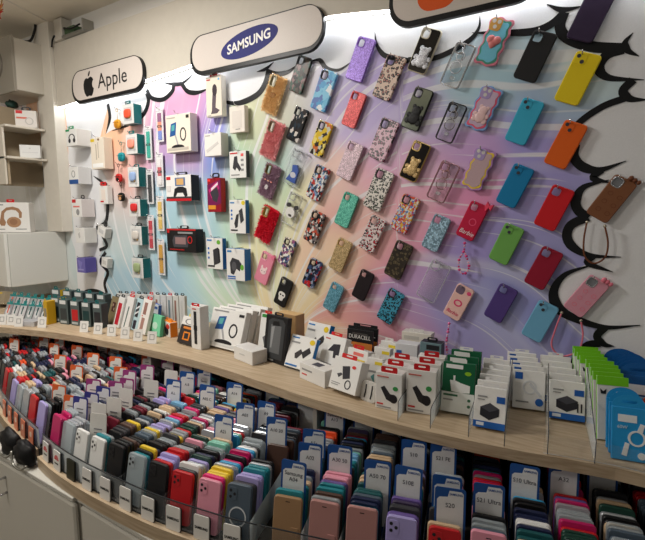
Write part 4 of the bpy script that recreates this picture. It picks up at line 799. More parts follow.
# black bags on the ledge
def blob(name, c, rx, ry, rz, m, parent, seed, loc=(0, 0, 0)):
    bm = bmesh.new(); bmesh.ops.create_icosphere(bm, subdivisions=3, radius=1); rn = random.Random(seed); ph = [rn.uniform(0, 6) for _ in range(6)]
    for v in bm.verts:
        n = v.co.normalized(); k = 1+.12*sin(5*n.x+ph[0])*cos(4*n.z+ph[1])+.08*sin(9*n.y+7*n.z+ph[2]); z = max(n.z*k, -.75)
        v.co = Vector((c[0]+n.x*k*rx, c[1]+n.y*k*ry, c[2]+z*rz))
    me = bpy.data.meshes.new(name); bm.to_mesh(me); bm.free(); me.materials.append(m); me.polygons.foreach_set('use_smooth', [True]*len(me.polygons)); return link(name, me, parent, loc)
BAGM = mat((14, 14, 16), .55, bump=.3, bscale=60)

# ================================================================== phone cases in the trays
NAMED = {'black': (24, 24, 27), 'dark grey': (56, 56, 60), 'navy': (30, 38, 70), 'teal': (36, 128, 140), 'dark teal': (28, 84, 88), 'dark green': (26, 62, 52), 'mint': (120, 190, 168), 'light blue': (118, 172, 208), 'sky blue': (52, 158, 206), 'blue': (52, 86, 168), 'lilac': (168, 158, 214), 'purple': (104, 84, 150), 'dark purple': (66, 56, 84), 'hot pink': (230, 40, 120), 'magenta': (186, 28, 96), 'pink': (226, 150, 170), 'dusty rose': (176, 128, 124), 'burgundy': (108, 26, 44), 'red': (192, 28, 36), 'orange': (226, 84, 44), 'beige': (206, 178, 144), 'tan': (160, 126, 92), 'white': (226, 226, 224), 'grey': (150, 152, 158), 'silver': (184, 188, 194), 'yellow': (232, 198, 54), 'green': (60, 200, 90), 'clear': (196, 204, 208), 'brown': (84, 62, 54), 'slate': (78, 92, 106)}
ZONES = [((5, 350), 'black,dark grey,dark teal,red,black'), ((30, 358), 'dark grey,dark teal,red,black,grey,orange'), ((60, 350), 'black,dark grey,burgundy,hot pink,navy'), ((60, 370), 'black,dark grey,pink,navy,dark teal'), ((15, 378), 'navy,lilac,red,white,beige,black'), ((25, 400), 'teal,light blue,green,red,pink,dark grey,black'), ((50, 388), 'silver,grey,red,black,beige,white'), ((95, 365), 'dark grey,beige,dark teal,burgundy,hot pink,yellow,black'), ((125, 355), 'light blue,sky blue,grey,black,hot pink,teal'), ((80, 380), 'white,pink,burgundy,silver,beige,black,red'), ((100, 400), 'pink,burgundy,light blue,black,silver'), ((40, 415), 'red,magenta,black,lilac,dark grey'), ((125, 408), 'black,black,burgundy,black'), ((105, 425), 'black,black,burgundy,dark grey'), ((150, 418), 'silver,lilac,pink,light blue,beige,black'), ((110, 450), 'black,magenta,clear,blue,teal,beige'), ((135, 440), 'black,yellow,teal,navy,black'), ((150, 445), 'yellow,sky blue,red,black,dark purple,pink'),
         ((180, 405), 'black,hot pink,white,red,dark green,dark grey'), ((200, 398), 'mint,teal,purple,pink,hot pink,yellow,beige'), ((195, 425), 'pink,white,beige,dark green,light blue,magenta'), ((185, 450), 'sky blue,lilac,red,white,dark green,beige,grey'), ((215, 440), 'red,white,pink,silver,magenta,mint'), ((220, 470), 'magenta,yellow,lilac,navy,silver,sky blue,hot pink'), ((230, 405), 'red,sky blue,black,beige,white,yellow'), ((250, 420), 'black,dark green,lilac,beige,dark grey,burgundy'), ((260, 400), 'black,burgundy,dusty rose,dark teal,orange,pink'), ((245, 450), 'magenta,black,lilac,beige,sky blue,silver'), ((275, 465), 'teal,navy,beige,black,red,magenta,purple'), ((290, 425), 'burgundy,black,dark grey,dark green,slate'), ((320, 440), 'light blue,silver,grey,orange,black,sky blue'), ((350, 430), 'black,burgundy,dark purple,mint,dark grey'), ((325, 490), 'dusty rose,purple,dark teal,beige,black,teal'), ((300, 500), 'burgundy,pink,beige,red,teal,black'), ((390, 440), 'burgundy,brown,beige,black,orange,slate'), ((375, 500), 'black,dark teal,beige,dusty rose,black,teal'), ((420, 505), 'dark purple,beige,light blue,lilac,purple'), ((455, 450), 'black,burgundy,brown,dark grey'), ((460, 500), 'sky blue,purple,black,clear,red,pink'), ((490, 460), 'dark green,orange,dark teal,black,slate'), ((500, 490), 'red,pink,sky blue,black,magenta'), ((530, 510), 'clear,white,pink,black,dark teal,beige'), ((520, 460), 'black,brown,black,dark grey'), ((570, 505), 'red,navy,dark green,clear,magenta'), ((605, 505), 'dark green,clear,purple,red,black,beige,white'), ((635, 490), 'burgundy,black,clear,slate')]
ZONES = [(p, z.split(',')) for p, z in ZONES]
def case_mesh(w, h, t, r, kind):
    """rounded case, low poly, base at z=0, front -y"""
    o = rrect(w, h, r, 3, 0, h/2); i = rrect(w-.004, h-.004, r-.002, 3, 0, h/2); n = len(o); V = []; F = []
    for ring, y in ((i, -t/2), (o, -t/2+.002), (o, t/2-.0015), (i, t/2)): V += [(x, y, z) for x, z in ring]
    for k in range(3):
        for j in range(n): a, b = k*n+j, k*n+(j+1) % n; F.append((a, b, b+n, a+n))
    F.append(tuple(range(n))[::-1]); F.append(tuple(3*n+j for j in range(n)))
    F = [tuple(f[::-1]) for f in F]
    return V, F
KINDS = {'case': (.0735, .152, .0105, .011), 'wallet': (.077, .152, .0112, .009)}
_cm = {}
def tray_mat(cn, kind):
    if cn == 'clear': return clear((200, 210, 216), .42, .1)
    if cn in ('silver',): return mat(NAMED[cn], .25, .35, coat=.5)
    if kind == 'wallet': return mat(NAMED[cn], .45, bump=.05, bscale=500)
    return mat(NAMED[cn], .38, coat=.25)
def case_data(kind, cn):
    k = (kind, cn)
    if k not in _cm: V, F = case_mesh(*KINDS[kind], kind); _cm[k] = pydata('case', V, F, tray_mat(cn, kind))
    return _cm[k]
# model cards: photo centre, style, text
CARDS = [(288, 487, 'b', 'Samsung\nA04'), (308, 459, 'b', 'A02'), (311, 444, 'b', 'A5s'), (341, 462, 'b', 'A30 50'), (274, 431, 'b', 'A10 20'), (263, 414, 'b', 'A9'), (304, 401, 'b', 'Samsung'), (289, 392, 'b', 'A7 18'), (270, 388, 'b', 'A01'), (333, 418, 'b', 'Samsung\nA13'), (363, 419, 'b', 'A8 10'), (391, 426, 'b', 'A05'), (376, 478, 'b', 'A50 70'), (413, 456, 'b', 'S10'), (410, 485, 'b', 'S10E'), (443, 460, 'b', 'S21 FE'), (449, 495, 'b', 'Samsung\nS20'), (450, 512, 'b', 'S20'), (492, 504, 'b', 'S21 Ultra'), (525, 483, 'b', 'S10 Ultra'), (565, 481, 'b', 'A32'), (605, 474, 'b', 'Samsung S'),
         (220, 432, 'b', 'A21'), (240, 415, 'b', 'A03'), (233, 394, 'b', 'A14'), (204, 399, 'b', 'A02 C'), (201, 381, 'b', 'Sams'), (186, 385, 'b', 'A.8'), (170, 393, 'b', 'A.L'), (183, 371, 'w', ''), (168, 380, 'w', ''), (147, 390, 'w', ''), (121, 399, 'w', ''), (109.5, 409, 'w', ''), (94, 415, 'w', ''), (198, 365, 'w', ''), (70, 430, 'w', ''),
         (144.5, 374, 'v', ''), (165, 367, 'v', ''), (129, 381, 'v', ''), (119, 386, 'v', ''), (108, 389, 'v', ''), (90, 389, 'v', ''), (99, 397, 'i', ''), (87, 403, 'i', ''), (76, 408, 'i', ''),
         (32, 337, 'o', ''), (43, 338, 'o', ''), (41, 344, 'o', ''), (56.5, 345, 'o', ''), (51, 351, 'o', ''), (74, 338, 'o', ''), (92, 340, 'o', ''), (74, 353, 'o', ''), (57, 363, 'o', ''), (90, 361, 'o', ''), (11, 346, 'o', ''), (73, 374, 'o', ''), (100, 349, 'o', ''), (112, 351, 'o', ''), (139, 350, 'o', ''), (148, 363, 'o', ''), (113, 365, 'o', ''), (118, 376, 'o', ''), (55, 395, 'o', ''), (62, 404, 'o', '')]
ALLC = [(s, at_s(s)) for s in colsL[::-1]+colsM+colsR]
def nearest_col(P):
    best = None
    for k, (s, (p, n_, d)) in enumerate(ALLC):
        v = Vector((P.x, P.y, 0))-p; a = v.dot(d); dep = v.dot(n_)
        if best is None or abs(a) < best[0]: best = (abs(a), k, dep)
    k, dep = best[1], best[2]; p, n_, d = ALLC[k][1]; return k, dep, (Vector((P.x, P.y, 0))-p).dot(d)
CW_, CHH = .072, .118
CZ = TF+.105   # card foot height above the tray floor (it stands on the stack rack, its top above the cases)
CARDM = {'b': ((36, 82, 150), (226, 228, 230)), 'w': ((222, 220, 216), (222, 220, 216)), 'v': ((150, 60, 122), (226, 222, 224)), 'i': ((56, 60, 136), (224, 224, 230)), 'o': ((214, 98, 50), (224, 220, 214))}
cardcol = {}; CARDB = []
placed = []
cnt = {}; order = {st: sorted([c for c in CARDS if c[2] == st]) for st in 'bwvio'}
NMS = {'w': 'plain white model card', 'v': 'magenta-topped white model card', 'i': 'indigo-topped white model card', 'o': 'orange-topped white model card'}
INKT = mat((40, 44, 60), .5)
for (px, py, st, tx) in CARDS:
    hh = .222 if px > 230 else {'o': .192, 'v': .197, 'i': .197, 'w': .205, 'b': .21}[st] if px != 70 else .225
    P = onz(px, py, TF+hh-.034); k, dep, lat = nearest_col(P); s, (p, n_, d) = ALLC[k]; dep = max(dep, .078); lat = max(-.04, min(.04, lat)) if abs(lat) > .01 else 0; q = p+n_*dep+d*lat; yaw = atan2(d.y, d.x)
    if st == 'b': lb = 'blue-bordered model card reading %s' % tx.replace('\n', ' '); short = 'the %s card' % tx.replace('\n', ' ')
    else: i = order[st].index((px, py, st, tx)); lb = '%s, %s from the left of its kind' % (NMS[st], ordn(i)); short = 'the %s %s card' % (ordn(i), {'w': 'plain white', 'v': 'magenta', 'i': 'indigo', 'o': 'orange'}[st])
    yw = yaw if px > 260 else max(yaw, radians(14)); rt = (radians(-7), 0, yw+radians(random.uniform(-4, 4)))
    for _ in range(60):
        ob_ = obb(pose((q.x, q.y, TF+.0012), rt), (-CW_/2, -.0028, 0), (CW_/2, .0005, hh)); hit = [h_ for h_ in (sat(o_, ob_, .001) for o_ in OBST+CARDB) if h_]
        if not hit: break
        v_ = hit[0][1].copy(); v_.z = 0; q = q+(v_.normalized() if v_.length > .2 else n_)*.003
    CARDB.append(ob_)
    t = thing('model_card', lb, 'card', (q.x, q.y, TF+.0012), rt, 'model cards between the cases')
    c1, c2 = CARDM[st]; wv = CW_*(1.0 if st != 'w' else .92)
    cd_ = link('card', plate(rrect(wv, hh, .007, 3, 0, hh/2), [], .0016, 0, mat(c1, .35), 'card'+st), t)
    if st != 'w':
        pw = wv-.011; tz = hh-.0055
        pts = [(-pw/2, .05), (pw/2, .05), (pw/2, tz-.006), (pw/2-.005, tz-.001), (-.002, tz-.001), (-.006, tz-.016), (-pw/2+.006, tz-.018), (-pw/2, tz-.024)]
        link('white_panel', plate(pts, [], .0020, 0, mat(c2, .35), 'panel'+st), cd_)
        if st == 'b': link('brand_lettering', text_me('SAMSUNG', .0055, mat((36, 82, 150), .4),   .030, bold=.02), cd_, (pw*.22, -.0022, tz-.009))
    if tx: link('lettering', text_me(tx, .0105, INKT, .055), cd_, (0, -.0022, hh-.042))
    else:
        for z in (.055, .068): link('lettering', plate([(-.016, hh-z), (.016, hh-z), (.016, hh-z+.004), (-.016, hh-z+.004)], [], .0022, 0, mat((120, 120, 126), .5), 'cl%s' % z), cd_)
    cardcol.setdefault(k, []).append((dep, short))
    k2 = k+(1 if lat > 0 else -1)
    if abs(lat) > .014 and 0 <= k2 < len(ALLC): p2, n2, d2 = ALLC[k2][1]; cardcol.setdefault(k2, []).append(((q-p2).dot(n2), None))
# acrylic dividers between the columns, as long as the cards leave room
DIVB = []
for t, cl, s1 in trays:
    for s in cl:
        p, n_, d = at_s(s+.048 if s+.048 < s1 else s1-.004); L_ = .24; yw = atan2(d.y, d.x)
        while L_ > .05:
            c_ = p+n_*(.027+L_/2); bb = obb(pose((c_.x, c_.y, TF), (0, 0, yw)), (-.0012, -L_/2, 0), (.0012, L_/2, .10))
            if not any(sat(bb, o_, .001) for o_ in CARDB+OBST): break
            L_ -= .02
        else: continue
        DIVB.append(bb); q0 = p+n_*.027; q1 = p+n_*(.027+L_); o3 = d*.0012; V = []
        for e, h0, h1 in ((q0, TF, TF+.078), (q1, TF, TF+.078+.022*L_/.24)): V += [(*(e-o3).xy, h0), (*(e+o3).xy, h0), (*(e+o3).xy, h1), (*(e-o3).xy, h1)]
        link('acrylic_divider', pydata('acrylic_divider', V, [(0, 1, 2, 3), (5, 4, 7, 6), (0, 4, 5, 1), (3, 2, 6, 7), (1, 5, 6, 2), (4, 0, 3, 7)], ACR), t)
# fill the columns
FRONT = {0: None}
fronts = [((20, 405), 'lilac', 'case'), ((52, 425), 'magenta', 'case'), ((62, 432), 'clear', 'case'), ((82, 460), 'white', 'case'), ((104, 462), 'black', 'case'), ((124, 468), 'clear', 'case'), ((150, 475), 'black', 'case'), ((172, 495), 'red', 'case'), ((202, 505), 'pink', 'case'), ((228, 515), 'slate', 'case'), ((288, 520), 'tan', 'wallet'), ((322, 515), 'dusty rose', 'wallet'), ((368, 530), 'dusty rose', 'wallet')]
allcases = []
STAT = OBST+CARDB+DIVB; own = []
FO = {}; nL, nM = len(colsL), len(colsM)
for k_, c_ in enumerate(['magenta', 'clear', 'white', 'white', 'black', 'clear', 'black', 'red', 'pink', 'slate']): FO[nL+k_] = (c_, 'case')
for k_, c_ in enumerate(['tan', 'dusty rose', 'dusty rose', 'lilac', 'red']): FO[nL+nM+k_] = (c_, 'wallet' if k_ < 3 else 'case')
FO[nL-1] = ('lilac', 'case'); FO[nL-2] = ('red', 'case')
for k, (s, (p, n_, d)) in enumerate(ALLC):
    yaw = atan2(d.y, d.x); prev, own = own, []; LW = 0.0
    cards = sorted(cardcol.get(k, []), key=lambda c_: c_[0]); dep = .036; ci = 0; colr = None; rep = 0; prevshort = None; idx = 0; front = True
    fpx = proj((p.x+n_.x*.04, p.y+n_.y*.04, TF+.1)); fo = FO.get(k)
    while True:
        q = p+n_*dep
        if q.y > -.16 or dep > .78: break
        px, py, Z = proj((q.x, q.y, TF+.15))
        if ci < len(cards) and dep > cards[ci][0]:
            sh_ = cards[ci][1]; ci += 1; rep = 0
            if sh_: prevshort = sh_; idx = 0
            continue
        zn = sorted(ZONES, key=lambda z: (z[0][0]-px)**2+1.6*(z[0][1]-py)**2)[:2]; z = zn[0] if random.random() < .72 else zn[1]
        if rep <= 0 or colr is None: colr = random.choice([n_c for n_c in z[1] if n_c != colr] or z[1]) if random.random() > .42 else random.choice(('black', 'dark grey', 'clear', 'silver', 'black', 'slate', 'clear', 'brown', 'navy')); rep = random.choice((1, 1, 1, 1, 2, 2, 3))
        rep -= 1
        kind = 'wallet' if (px > 285 and random.random() < .75) or (px > 240 and py < 410) else 'case'
        cn = colr
        if front and fo: cn, kind = fo
        LW = max(-2.5, min(2.5, LW+random.uniform(-.4, .4))); lean = radians(-11+LW); rz = yaw+random.uniform(-.015, .015); side = random.uniform(-.0015, .0015); hs = random.uniform(.94, 1.03); w_, h_, t_, _ = KINDS[kind]; ok = False
        while dep < .78:
            q = p+n_*dep
            if q.y > -.16: break
            loc = Vector((q.x, q.y, TF+.003))+Vector((cos(yaw), sin(yaw), 0))*side; bb = obb(pose(loc, (lean, 0, rz)), (-w_/2, -t_/2, 0), (w_/2, t_/2, h_*hs))
            near = [o_ for o_ in STAT if (o_[0].xy-bb[0].xy).length < .24]+own[-3:]+[o_ for o_ in prev if (o_[0].xy-bb[0].xy).length < .11]
            if not any(sat(bb, o_, .0005) for o_ in near): ok = True; break
            dep += .0012
        if not ok: break
        front = False; own.append(bb); px, py, Z = proj((q.x, q.y, TF+.15))
        allcases.append(dict(k=k, q=q.copy(), dep=dep, kind=kind, cn=cn, px=px, py=py, Z=Z, short=prevshort, idx=idx, loc=loc, lean=lean, rz=rz, hs=hs)); idx += 1
        dep += t_+random.uniform(.0012, .0034)
vis = [c for c in allcases if -30 < c['px'] < 675 and 300 < c['py'] < 575 and c['Z'] > .3]
big = sorted([c for c in vis if 0 < c['px'] < 645 and c['py'] < 552 and c['py'] > 340], key=lambda c: c['Z'])
# nearest cases that really show (not under the shelf)
big = [c for c in big if c['q'].y < shy(c['q'].x)+.02][:300]
bigset = set(id(c) for c in big)
SV, SF, SM, MI = [], [], [], {}
LK = None; LW = 0.0
XN = sorted(set(c['k'] for c in big))
for c in vis:
    lean, rz, hs, loc = c['lean'], c['rz'], c['hs'], c['loc']
    if id(c) in bigset:
        kd = 'wallet case' if c['kind'] == 'wallet' else 'phone case'
        if c['short']: lb = '%s %s, %s behind %s' % (c['cn'], kd, ordn(c['idx']), c['short'])
        else: lb = '%s %s, %s from the tray front in column %s from the left' % (c['cn'], kd, ordn(c['idx']), ordn(XN.index(c['k'])))
        o = link('phone_case' if c['kind'] == 'case' else 'wallet_case', case_data(c['kind'], c['cn']), None, loc, (lean, 0, rz)); o.scale = (1, 1, hs)
        tag(o, lb, 'phone case', 'phone cases standing in the trays'); c['obj'] = o
    else:
        V, F = case_mesh(*KINDS[c['kind']], 0); M = Matrix.Translation(loc) @ Matrix.Rotation(rz, 4, 'Z') @ Matrix.Rotation(lean, 4, 'X'); b = len(SV)
        SV += [M @ Vector((v[0], v[1], v[2]*hs)) for v in V]; SF += [tuple(b+i for i in f) for f in F]; mm = tray_mat(c['cn'], c['kind']); SM += [MI.setdefault(mm.name, (len(MI), mm))[0]]*len(F)
o = link('phone_cases', pydata('phone_cases', SV, SF, [m for _, m in sorted(MI.values(), key=lambda a: a[0])], SM)); tag(o, 'remaining mixed phone cases crowded at the back of the trays', 'phone cases', kind='stuff')
# details on the front cases
for c in big:
    if c['dep'] < .04 and 'obj' in c:
        o = c['obj']; w_, h_, t_, _ = KINDS[c['kind']]
        if c['kind'] == 'case':
            cf = link('camera_frame', plate(rrect(.026, .034, .007, 3, -.018, h_-.026), [], t_/2+.0012, .0004, tray_mat(c['cn'], 'case')), o)
            for a, b in ((-.006, .008), (.006, .0), (-.006, -.008)): link('lens_opening', plate(oval(-.018+a, h_-.026+b, .0042, .0042, 10), [], t_/2+.0018, 0, mat((40, 40, 44), .2)), cf)
        else:
            link('clasp', plate(rrect(.022, .03, .004, 3, .022, h_*.4), [], t_/2+.0016, .0004, tray_mat(c['cn'], 'wallet')), o); link('speaker_slot', plate(rrect(.012, .0022, .001, 2, 0, h_-.012), [], t_/2+.0003, 0, mat((40, 30, 30), .5)), o)
        if c['cn'] == 'slate':
            link('magnet_ring', plate(oval(0, h_*.45, .026, .026, 28), [oval(0, h_*.45, .0225, .0225, 28)], t_/2+.0008, 0, mat((206, 210, 214), .3)), o)
# brand tags on the wooden rim
def rim_tag(s, kind, lab, i):
    p, n_, d = at_s(s); q = p+n_*.012; t = thing('brand_tag', lab, 'tag', (q.x, q.y, TF+.0005), (radians(-4), 0, atan2(d.y, d.x)), 'brand tags on the tray rim')
    c = {'s': (228, 226, 222), 'h': (228, 226, 222), 'o': (222, 128, 96), 'd': (40, 42, 30)}[kind]
    tg = link('tag_card', plate(rrect(.05, .068, .005, 3, 0, .034), [], .0025, 0, mat(c, .35), 'tag'+kind), t); link('tag_back', plate(rrect(.05, .068, .005, 3, .003, .034), [], .002, 0, mat((34, 34, 36), .4), 'tagb'), t, (0, .0022, 0))
    if kind == 's': link('lettering', text_me('SAMSUNG', .0075, INK,   .042, bold=.03), tg, (0, -.0029, .033))
    elif kind == 'h':
        for a in range(-3, 4):
            an = radians(a*26); link('logo_petal', plate([(sin(an)*.004, .036), (sin(an-.16)*.017, .036+cos(an-.16)*.017), (sin(an+.16)*.017, .036+cos(an+.16)*.017)], [], .0029, 0, mat((206, 40, 50), .4)), tg)
        link('lettering', text_me('HUAWEI', .005, INK, .03), tg, (0, -.0029, .024))
    elif kind == 'o': link('logo', plate(rrect(.02, .02, .006, 3, 0, .04), [], .0029, 0, mat((236, 208, 190), .4), 'mlogo'), tg)
for i, s in enumerate(colsL[:5][::-1]): rim_tag(s, 'o', '%s orange brand tag from the left on the wooden rim' % ordn(i), i)
kinds = ['h', 'h', 'd', 's', 's', 's', 's', 's', 's', 's']; nh = ns = 0
for i, kd in enumerate(kinds):
    if kd == 'h': lab = 'white brand tag with a red flower logo, %s of two' % ('left' if nh == 0 else 'right'); nh += 1
    elif kd == 'd': lab = 'dark blank tag between the red flower tag and the lettered tags'
    else: lab = 'white rim tag reading SAMSUNG, %s from the left' % ordn(ns); ns += 1
    rim_tag(colsM[i], kd, lab, i)
# black bags lying on the ledge under the left tray
for i, (px, py, rx, rz, lb) in enumerate([(8, 442, .10, .055, 'black bag lying on the ledge under the left tray, at the picture edge'), (27, 462, .085, .05, 'black bag with a chain under the end of the left tray')]):
    P = ony(px, py, -1.045); t = thing('bag', lb, 'bag', (P.x, -1.048 if i else -1.035, TB-.001)); 

# ================================================================== goods on the shelf
def gsolve(P, yaw, lean, d, ytop):
    lo, hi = .01, .4
    for _ in range(30):
        m = (lo+hi)/2; q = P+Vector((-sin(yaw)*sin(lean)*m, cos(yaw)*sin(lean)*m, cos(lean)*m+d*sin(lean)))
        if proj(q)[1] > ytop: lo = m
        else: hi = m
    return (lo+hi)/2
REG = {}
def sbox(px, ytop, d, label, front, side, items=(), tab=None, top=None, lean=0.0, n=1, step=None, name='product_box', cat='box', group='boxes on the counter shelf', z=SZ, alt=None, up=0.0, hfix=None):
    """px: photo pixels of the foot of the front face (left x,y, right x,y) on the shelf"""
    xl, yl, xr, yr = px; A, B = onz(xl, yl, z), onz(xr, yr, z); yaw = atan2(B.y-A.y, B.x-A.x); W = (B-A).length; C = (A+B)/2; ln = radians(lean)
    H = hfix or gsolve(C, yaw, ln, d, ytop)
    t = box_thing(name, label if n == 1 else label % 'foremost', cat, (C.x, C.y, z+d*sin(ln)+.0005), (-ln, 0, yaw), W, H, d, front, side, top or side, items, tab, group)
    st = step or d/max(cos(ln), .3)+.002; out = [t]
    for i in range(1, n): out.append(dup(t, (C.x-sin(yaw)*st*i, C.y+cos(yaw)*st*i, z+d*sin(ln)+.0005+up*i), label % (ordn(i)+' from the front'), group, (-ln, 0, yaw+random.uniform(-.03, .03))))
    REG[label[:30]] = (W, H, C.x, C.y); return t
GRN = (22, 92, 60)
# right side rows
plug = [('p', [(.2, .5), (.5, .38), (.8, .5), (.8, .68), (.5, .8), (.2, .7)], (44, 44, 50)), ('p', [(.2, .5), (.5, .6), (.8, .5), (.5, .38)], (74, 74, 82)), ('r', .7, .2, .96, .36, (34, 90, 170)), ('r', 0, .84, 1, 1, (34, 96, 176)), ('r', .1, .22, .4, .26, G9), ('r', .1, .3, .32, .33, G9), ('r', .1, .87, .34, .95, (220, 226, 236))]
tbw = ((226, 226, 226), .5, .012)
sbox((474, 428.5, 506, 434.5), 388, .026, 'blue and white wall charger box, %s in its row', W_, (222, 222, 222), plug, tbw, lean=17, n=6, step=.056, group='blue and white charger boxes')
cab = [('r', .06, .06, .3, .24, (34, 90, 170)), ('o', .3, .25, .75, .62, (214, 216, 218)), ('p', [(.55, .3), (.9, .62), (.84, .66), (.5, .36)], (206, 208, 212)), ('e', .7, .7, .95, .9, (34, 96, 176)), ('r', .1, .8, .5, .84, G9)]
sbox((508.5, 409, 541, 413.5), 371, .024, 'white cable box with a blue square, %s in its row', W_, (220, 216, 210), cab, tbw, lean=15, n=5, step=.05, group='white cable boxes')
sbox((545, 419, 581, 424.5), 381, .026, 'white fast charger box with blue foot, %s in its row', W_, (222, 220, 216), plug+[('r', .78, .55, .82, .78, DK), ('r', .88, .55, .92, .78, DK)], tbw, lean=17, n=5, step=.064, group='white fast charger boxes')
gpack = [('r', 0, 0, 1, .14, (120, 206, 32)), ('p', [(.1, .2), (.2, .24), (.3, .2), (.28, .28), (.12, .28)], (40, 40, 44)), ('r', .75, .2, .95, .23, (190, 60, 60)), ('o', .3, .35, .7, .6, (200, 204, 206))]
t = sbox((597, 440, 629, 444), 377, .009, 'slim white pack with a lime green header, %s in the row', (232, 232, 230), (120, 206, 32), gpack, None, lean=15, n=9, step=.037, group='lime-headed packs', top=(120, 206, 32))
cpk = [('r', .18, .14, .7, .28, (232, 236, 240)), ('o', .45, .42, .95, .72, (226, 230, 232)), ('p', [(.28, .9), (.38, .66), (.5, .68), (.42, .92)], (232, 234, 236)), ('p', [(.7, .44), (.8, .28), (.92, .3), (.84, .48)], (232, 234, 236)), ('e', .72, .82, .94, .95, (232, 238, 242)), ('t', '60W', .3, .38, .06, (206, 232, 244), .4)]
sbox((611, 459, 648, 465), 408, .008, 'light blue rounded cable pack at the shelf end, %s', (36, 150, 214), (24, 124, 190), cpk, ((36, 150, 214), .98, .05, False, .48), lean=16, n=3, step=.028, group='light blue cable packs', name='cable_pack')
dbp = [('r', .12, .2, .95, .42, (226, 232, 240)), ('e', .1, .55, .3, .66, (210, 226, 240)), ('e', .4, .6, .6, .7, (210, 226, 240)), ('e', .14, .75, .34, .86, (210, 226, 240)), ('e', .55, .8, .75, .9, (210, 226, 240)), ('r', .2, .46, .7, .5, (160, 196, 226))]
sbox((617, 418, 656, 424), 376, .01, 'dark blue rounded pack at the shelf end, %s', (20, 84, 150), (16, 70, 130), dbp, ((20, 90, 160), .98, .06, False, .48), lean=12, n=9, step=.03, group='dark blue packs', name='accessory_pack')
P = onz(655, 412, SZ+.05); t = thing('orange_ball', 'orange round item at the right picture edge on the shelf', 'ball', (P.x, P.y, SZ))
V, F = [], []; ico_geo((0, 0, .05), .05, V, F, 3, (.8, .5, 1)); link('ball_body', pydata('ball_body', V, F, mat((222, 78, 34), .4), smooth=True), t); link('ball_seam', pydata('ball_seam', *tube_geo([(.0405*cos(2*pi*k/24), .0255*sin(2*pi*k/24), .05) for k in range(25)], .0012, 5), mat((190, 60, 30), .5), smooth=True), t)
gr = [('r', 0, .6, 1, 1, (222, 226, 222)), ('p', [(.24, .36), (.34, .36), (.34, .26), (.4, .26), (.4, .36), (.58, .4), (.86, .44), (.86, .58), (.6, .6), (.3, .58)], (232, 234, 232)), ('e', .68, .16, .88, .24, (140, 190, 40)), ('r', .06, .64, .5, .68, (60, 110, 80)), ('r', .06, .74, .36, .77, G9), ('r', .1, .04, .62, .12, (236, 236, 236)), ('e', .8, .7, .9, .76, (60, 110, 80)), ('e', .8, .82, .9, .88, (60, 110, 80))]
sbox((438.5, 412, 471, 417.5), 363, .034, 'green and white wall plug box with paper tabs, %s of three', GRN, GRN, gr, ((232, 232, 230), .45, .012), lean=12, n=3, step=.07, group='green plug boxes')
car = [('p', [(.2, .42), (.34, .36), (.56, .56), (.74, .58), (.8, .7), (.62, .78), (.42, .72)], (46, 44, 48)), ('e', .54, .56, .84, .8, (36, 34, 38)), ('e', .66, .34, .86, .46, (60, 150, 80)), ('r', .06, .84, .3, .88, (200, 60, 60)), ('r', .06, .92, .6, .95, G9), ('r', .06, .1, .5, .13, (200, 110, 100))]
sbox((374, 407, 400, 412.5), 373, .045, 'white car charger box in the left row, %s', W_, (214, 212, 208), car, (RD, .62, .02), n=3, step=.075, group='car charger boxes')
sbox((407.5, 411.5, 436.5, 416.5), 371, .04, 'white car charger box in the right row, %s', W_, (214, 212, 208), car, (RD, .55, .02), n=3, step=.072, group='car charger boxes')
# back row white and teal boxes
sbox((393, 376, 415, 380), 344, .05, 'small white box with a blue square standing behind the car chargers', (226, 228, 232), (206, 208, 210), [('r', .06, .2, .3, .45, (60, 110, 180)), ('r', .06, .7, .8, .78, G9)], None, lean=0)
sbox((401, 366, 430, 371), 333, .05, 'cream box with a white tab standing behind the white and blue box', (226, 222, 212), (206, 202, 194), [('r', .08, .1, .6, .2, (200, 198, 190))], ((232, 230, 226), .5, .016))
sbox((419, 384, 440, 388), 343, .045, 'grey-teal box with black side near the green plug boxes', (110, 138, 146), (28, 34, 38), [('r', .2, .3, .8, .36, (60, 120, 126)), ('r', .3, .05, .9, .16, (40, 42, 46))], (DK, .5, .016, True))
# power bank area
pwr = [('p', [(.36, .26), (.62, .2), (.7, .56), (.46, .64)], (58, 58, 64)), ('p', [(.22, .52), (.36, .46), (.42, .5), (.3, .62)], (80, 80, 84)), ('o', .56, .62, .78, .9, (44, 44, 48)), ('e', .7, .16, .84, .26, (216, 60, 60)), ('r', .08, .78, .4, .8, G9), ('r', .08, .84, .34, .86, G9)]
sbox((331, 392, 358, 402), 360, .045, 'white power bank box with a wrist loop picture and red tab', W_, (218, 216, 212), pwr, (RD, .55, .016), lean=20)
sbox((345, 381, 365, 388), 350, .04, 'white box with a red tab behind the wrist loop box', W_, (218, 216, 212), [('r', .3, .1, .8, .2, (230, 120, 110)), ('r', .5, .3, .9, .4, (226, 200, 80))], (RD, .5, .016), lean=14)
t = sbox((298, 377, 323, 388), 366, .062, 'small flat white box lying at the shelf edge picturing a dark power bank', W_, (214, 212, 208), [('r', .1, .3, .5, .4, G9), ('r', .1, .6, .3, .68, (210, 90, 90))], None)
link('printed_picture', box_me(-.02, .015, 0, .022, .045, .0006, mat((62, 62, 74), .5), 0), t, (0, 0, [c for c in t.children if c.name.startswith('carton')][0].data.vertices[0].co.z*0+REG['small flat white box lying at '[:30]][1]))
bw = [('r', .06, .06, .34, .1, (40, 120, 190)), ('p', [(.3, .56), (.5, .4), (.6, .5), (.42, .7), (.34, .7)], (62, 58, 60)), ('p', [(.55, .5), (.8, .3), (.9, .44), (.66, .66)], (52, 50, 52)), ('e', .76, .06, .96, .22, (226, 196, 40)), ('r', .06, .2, .4, .25, G9), ('r', .04, .9, .5, .95, (40, 110, 180))]
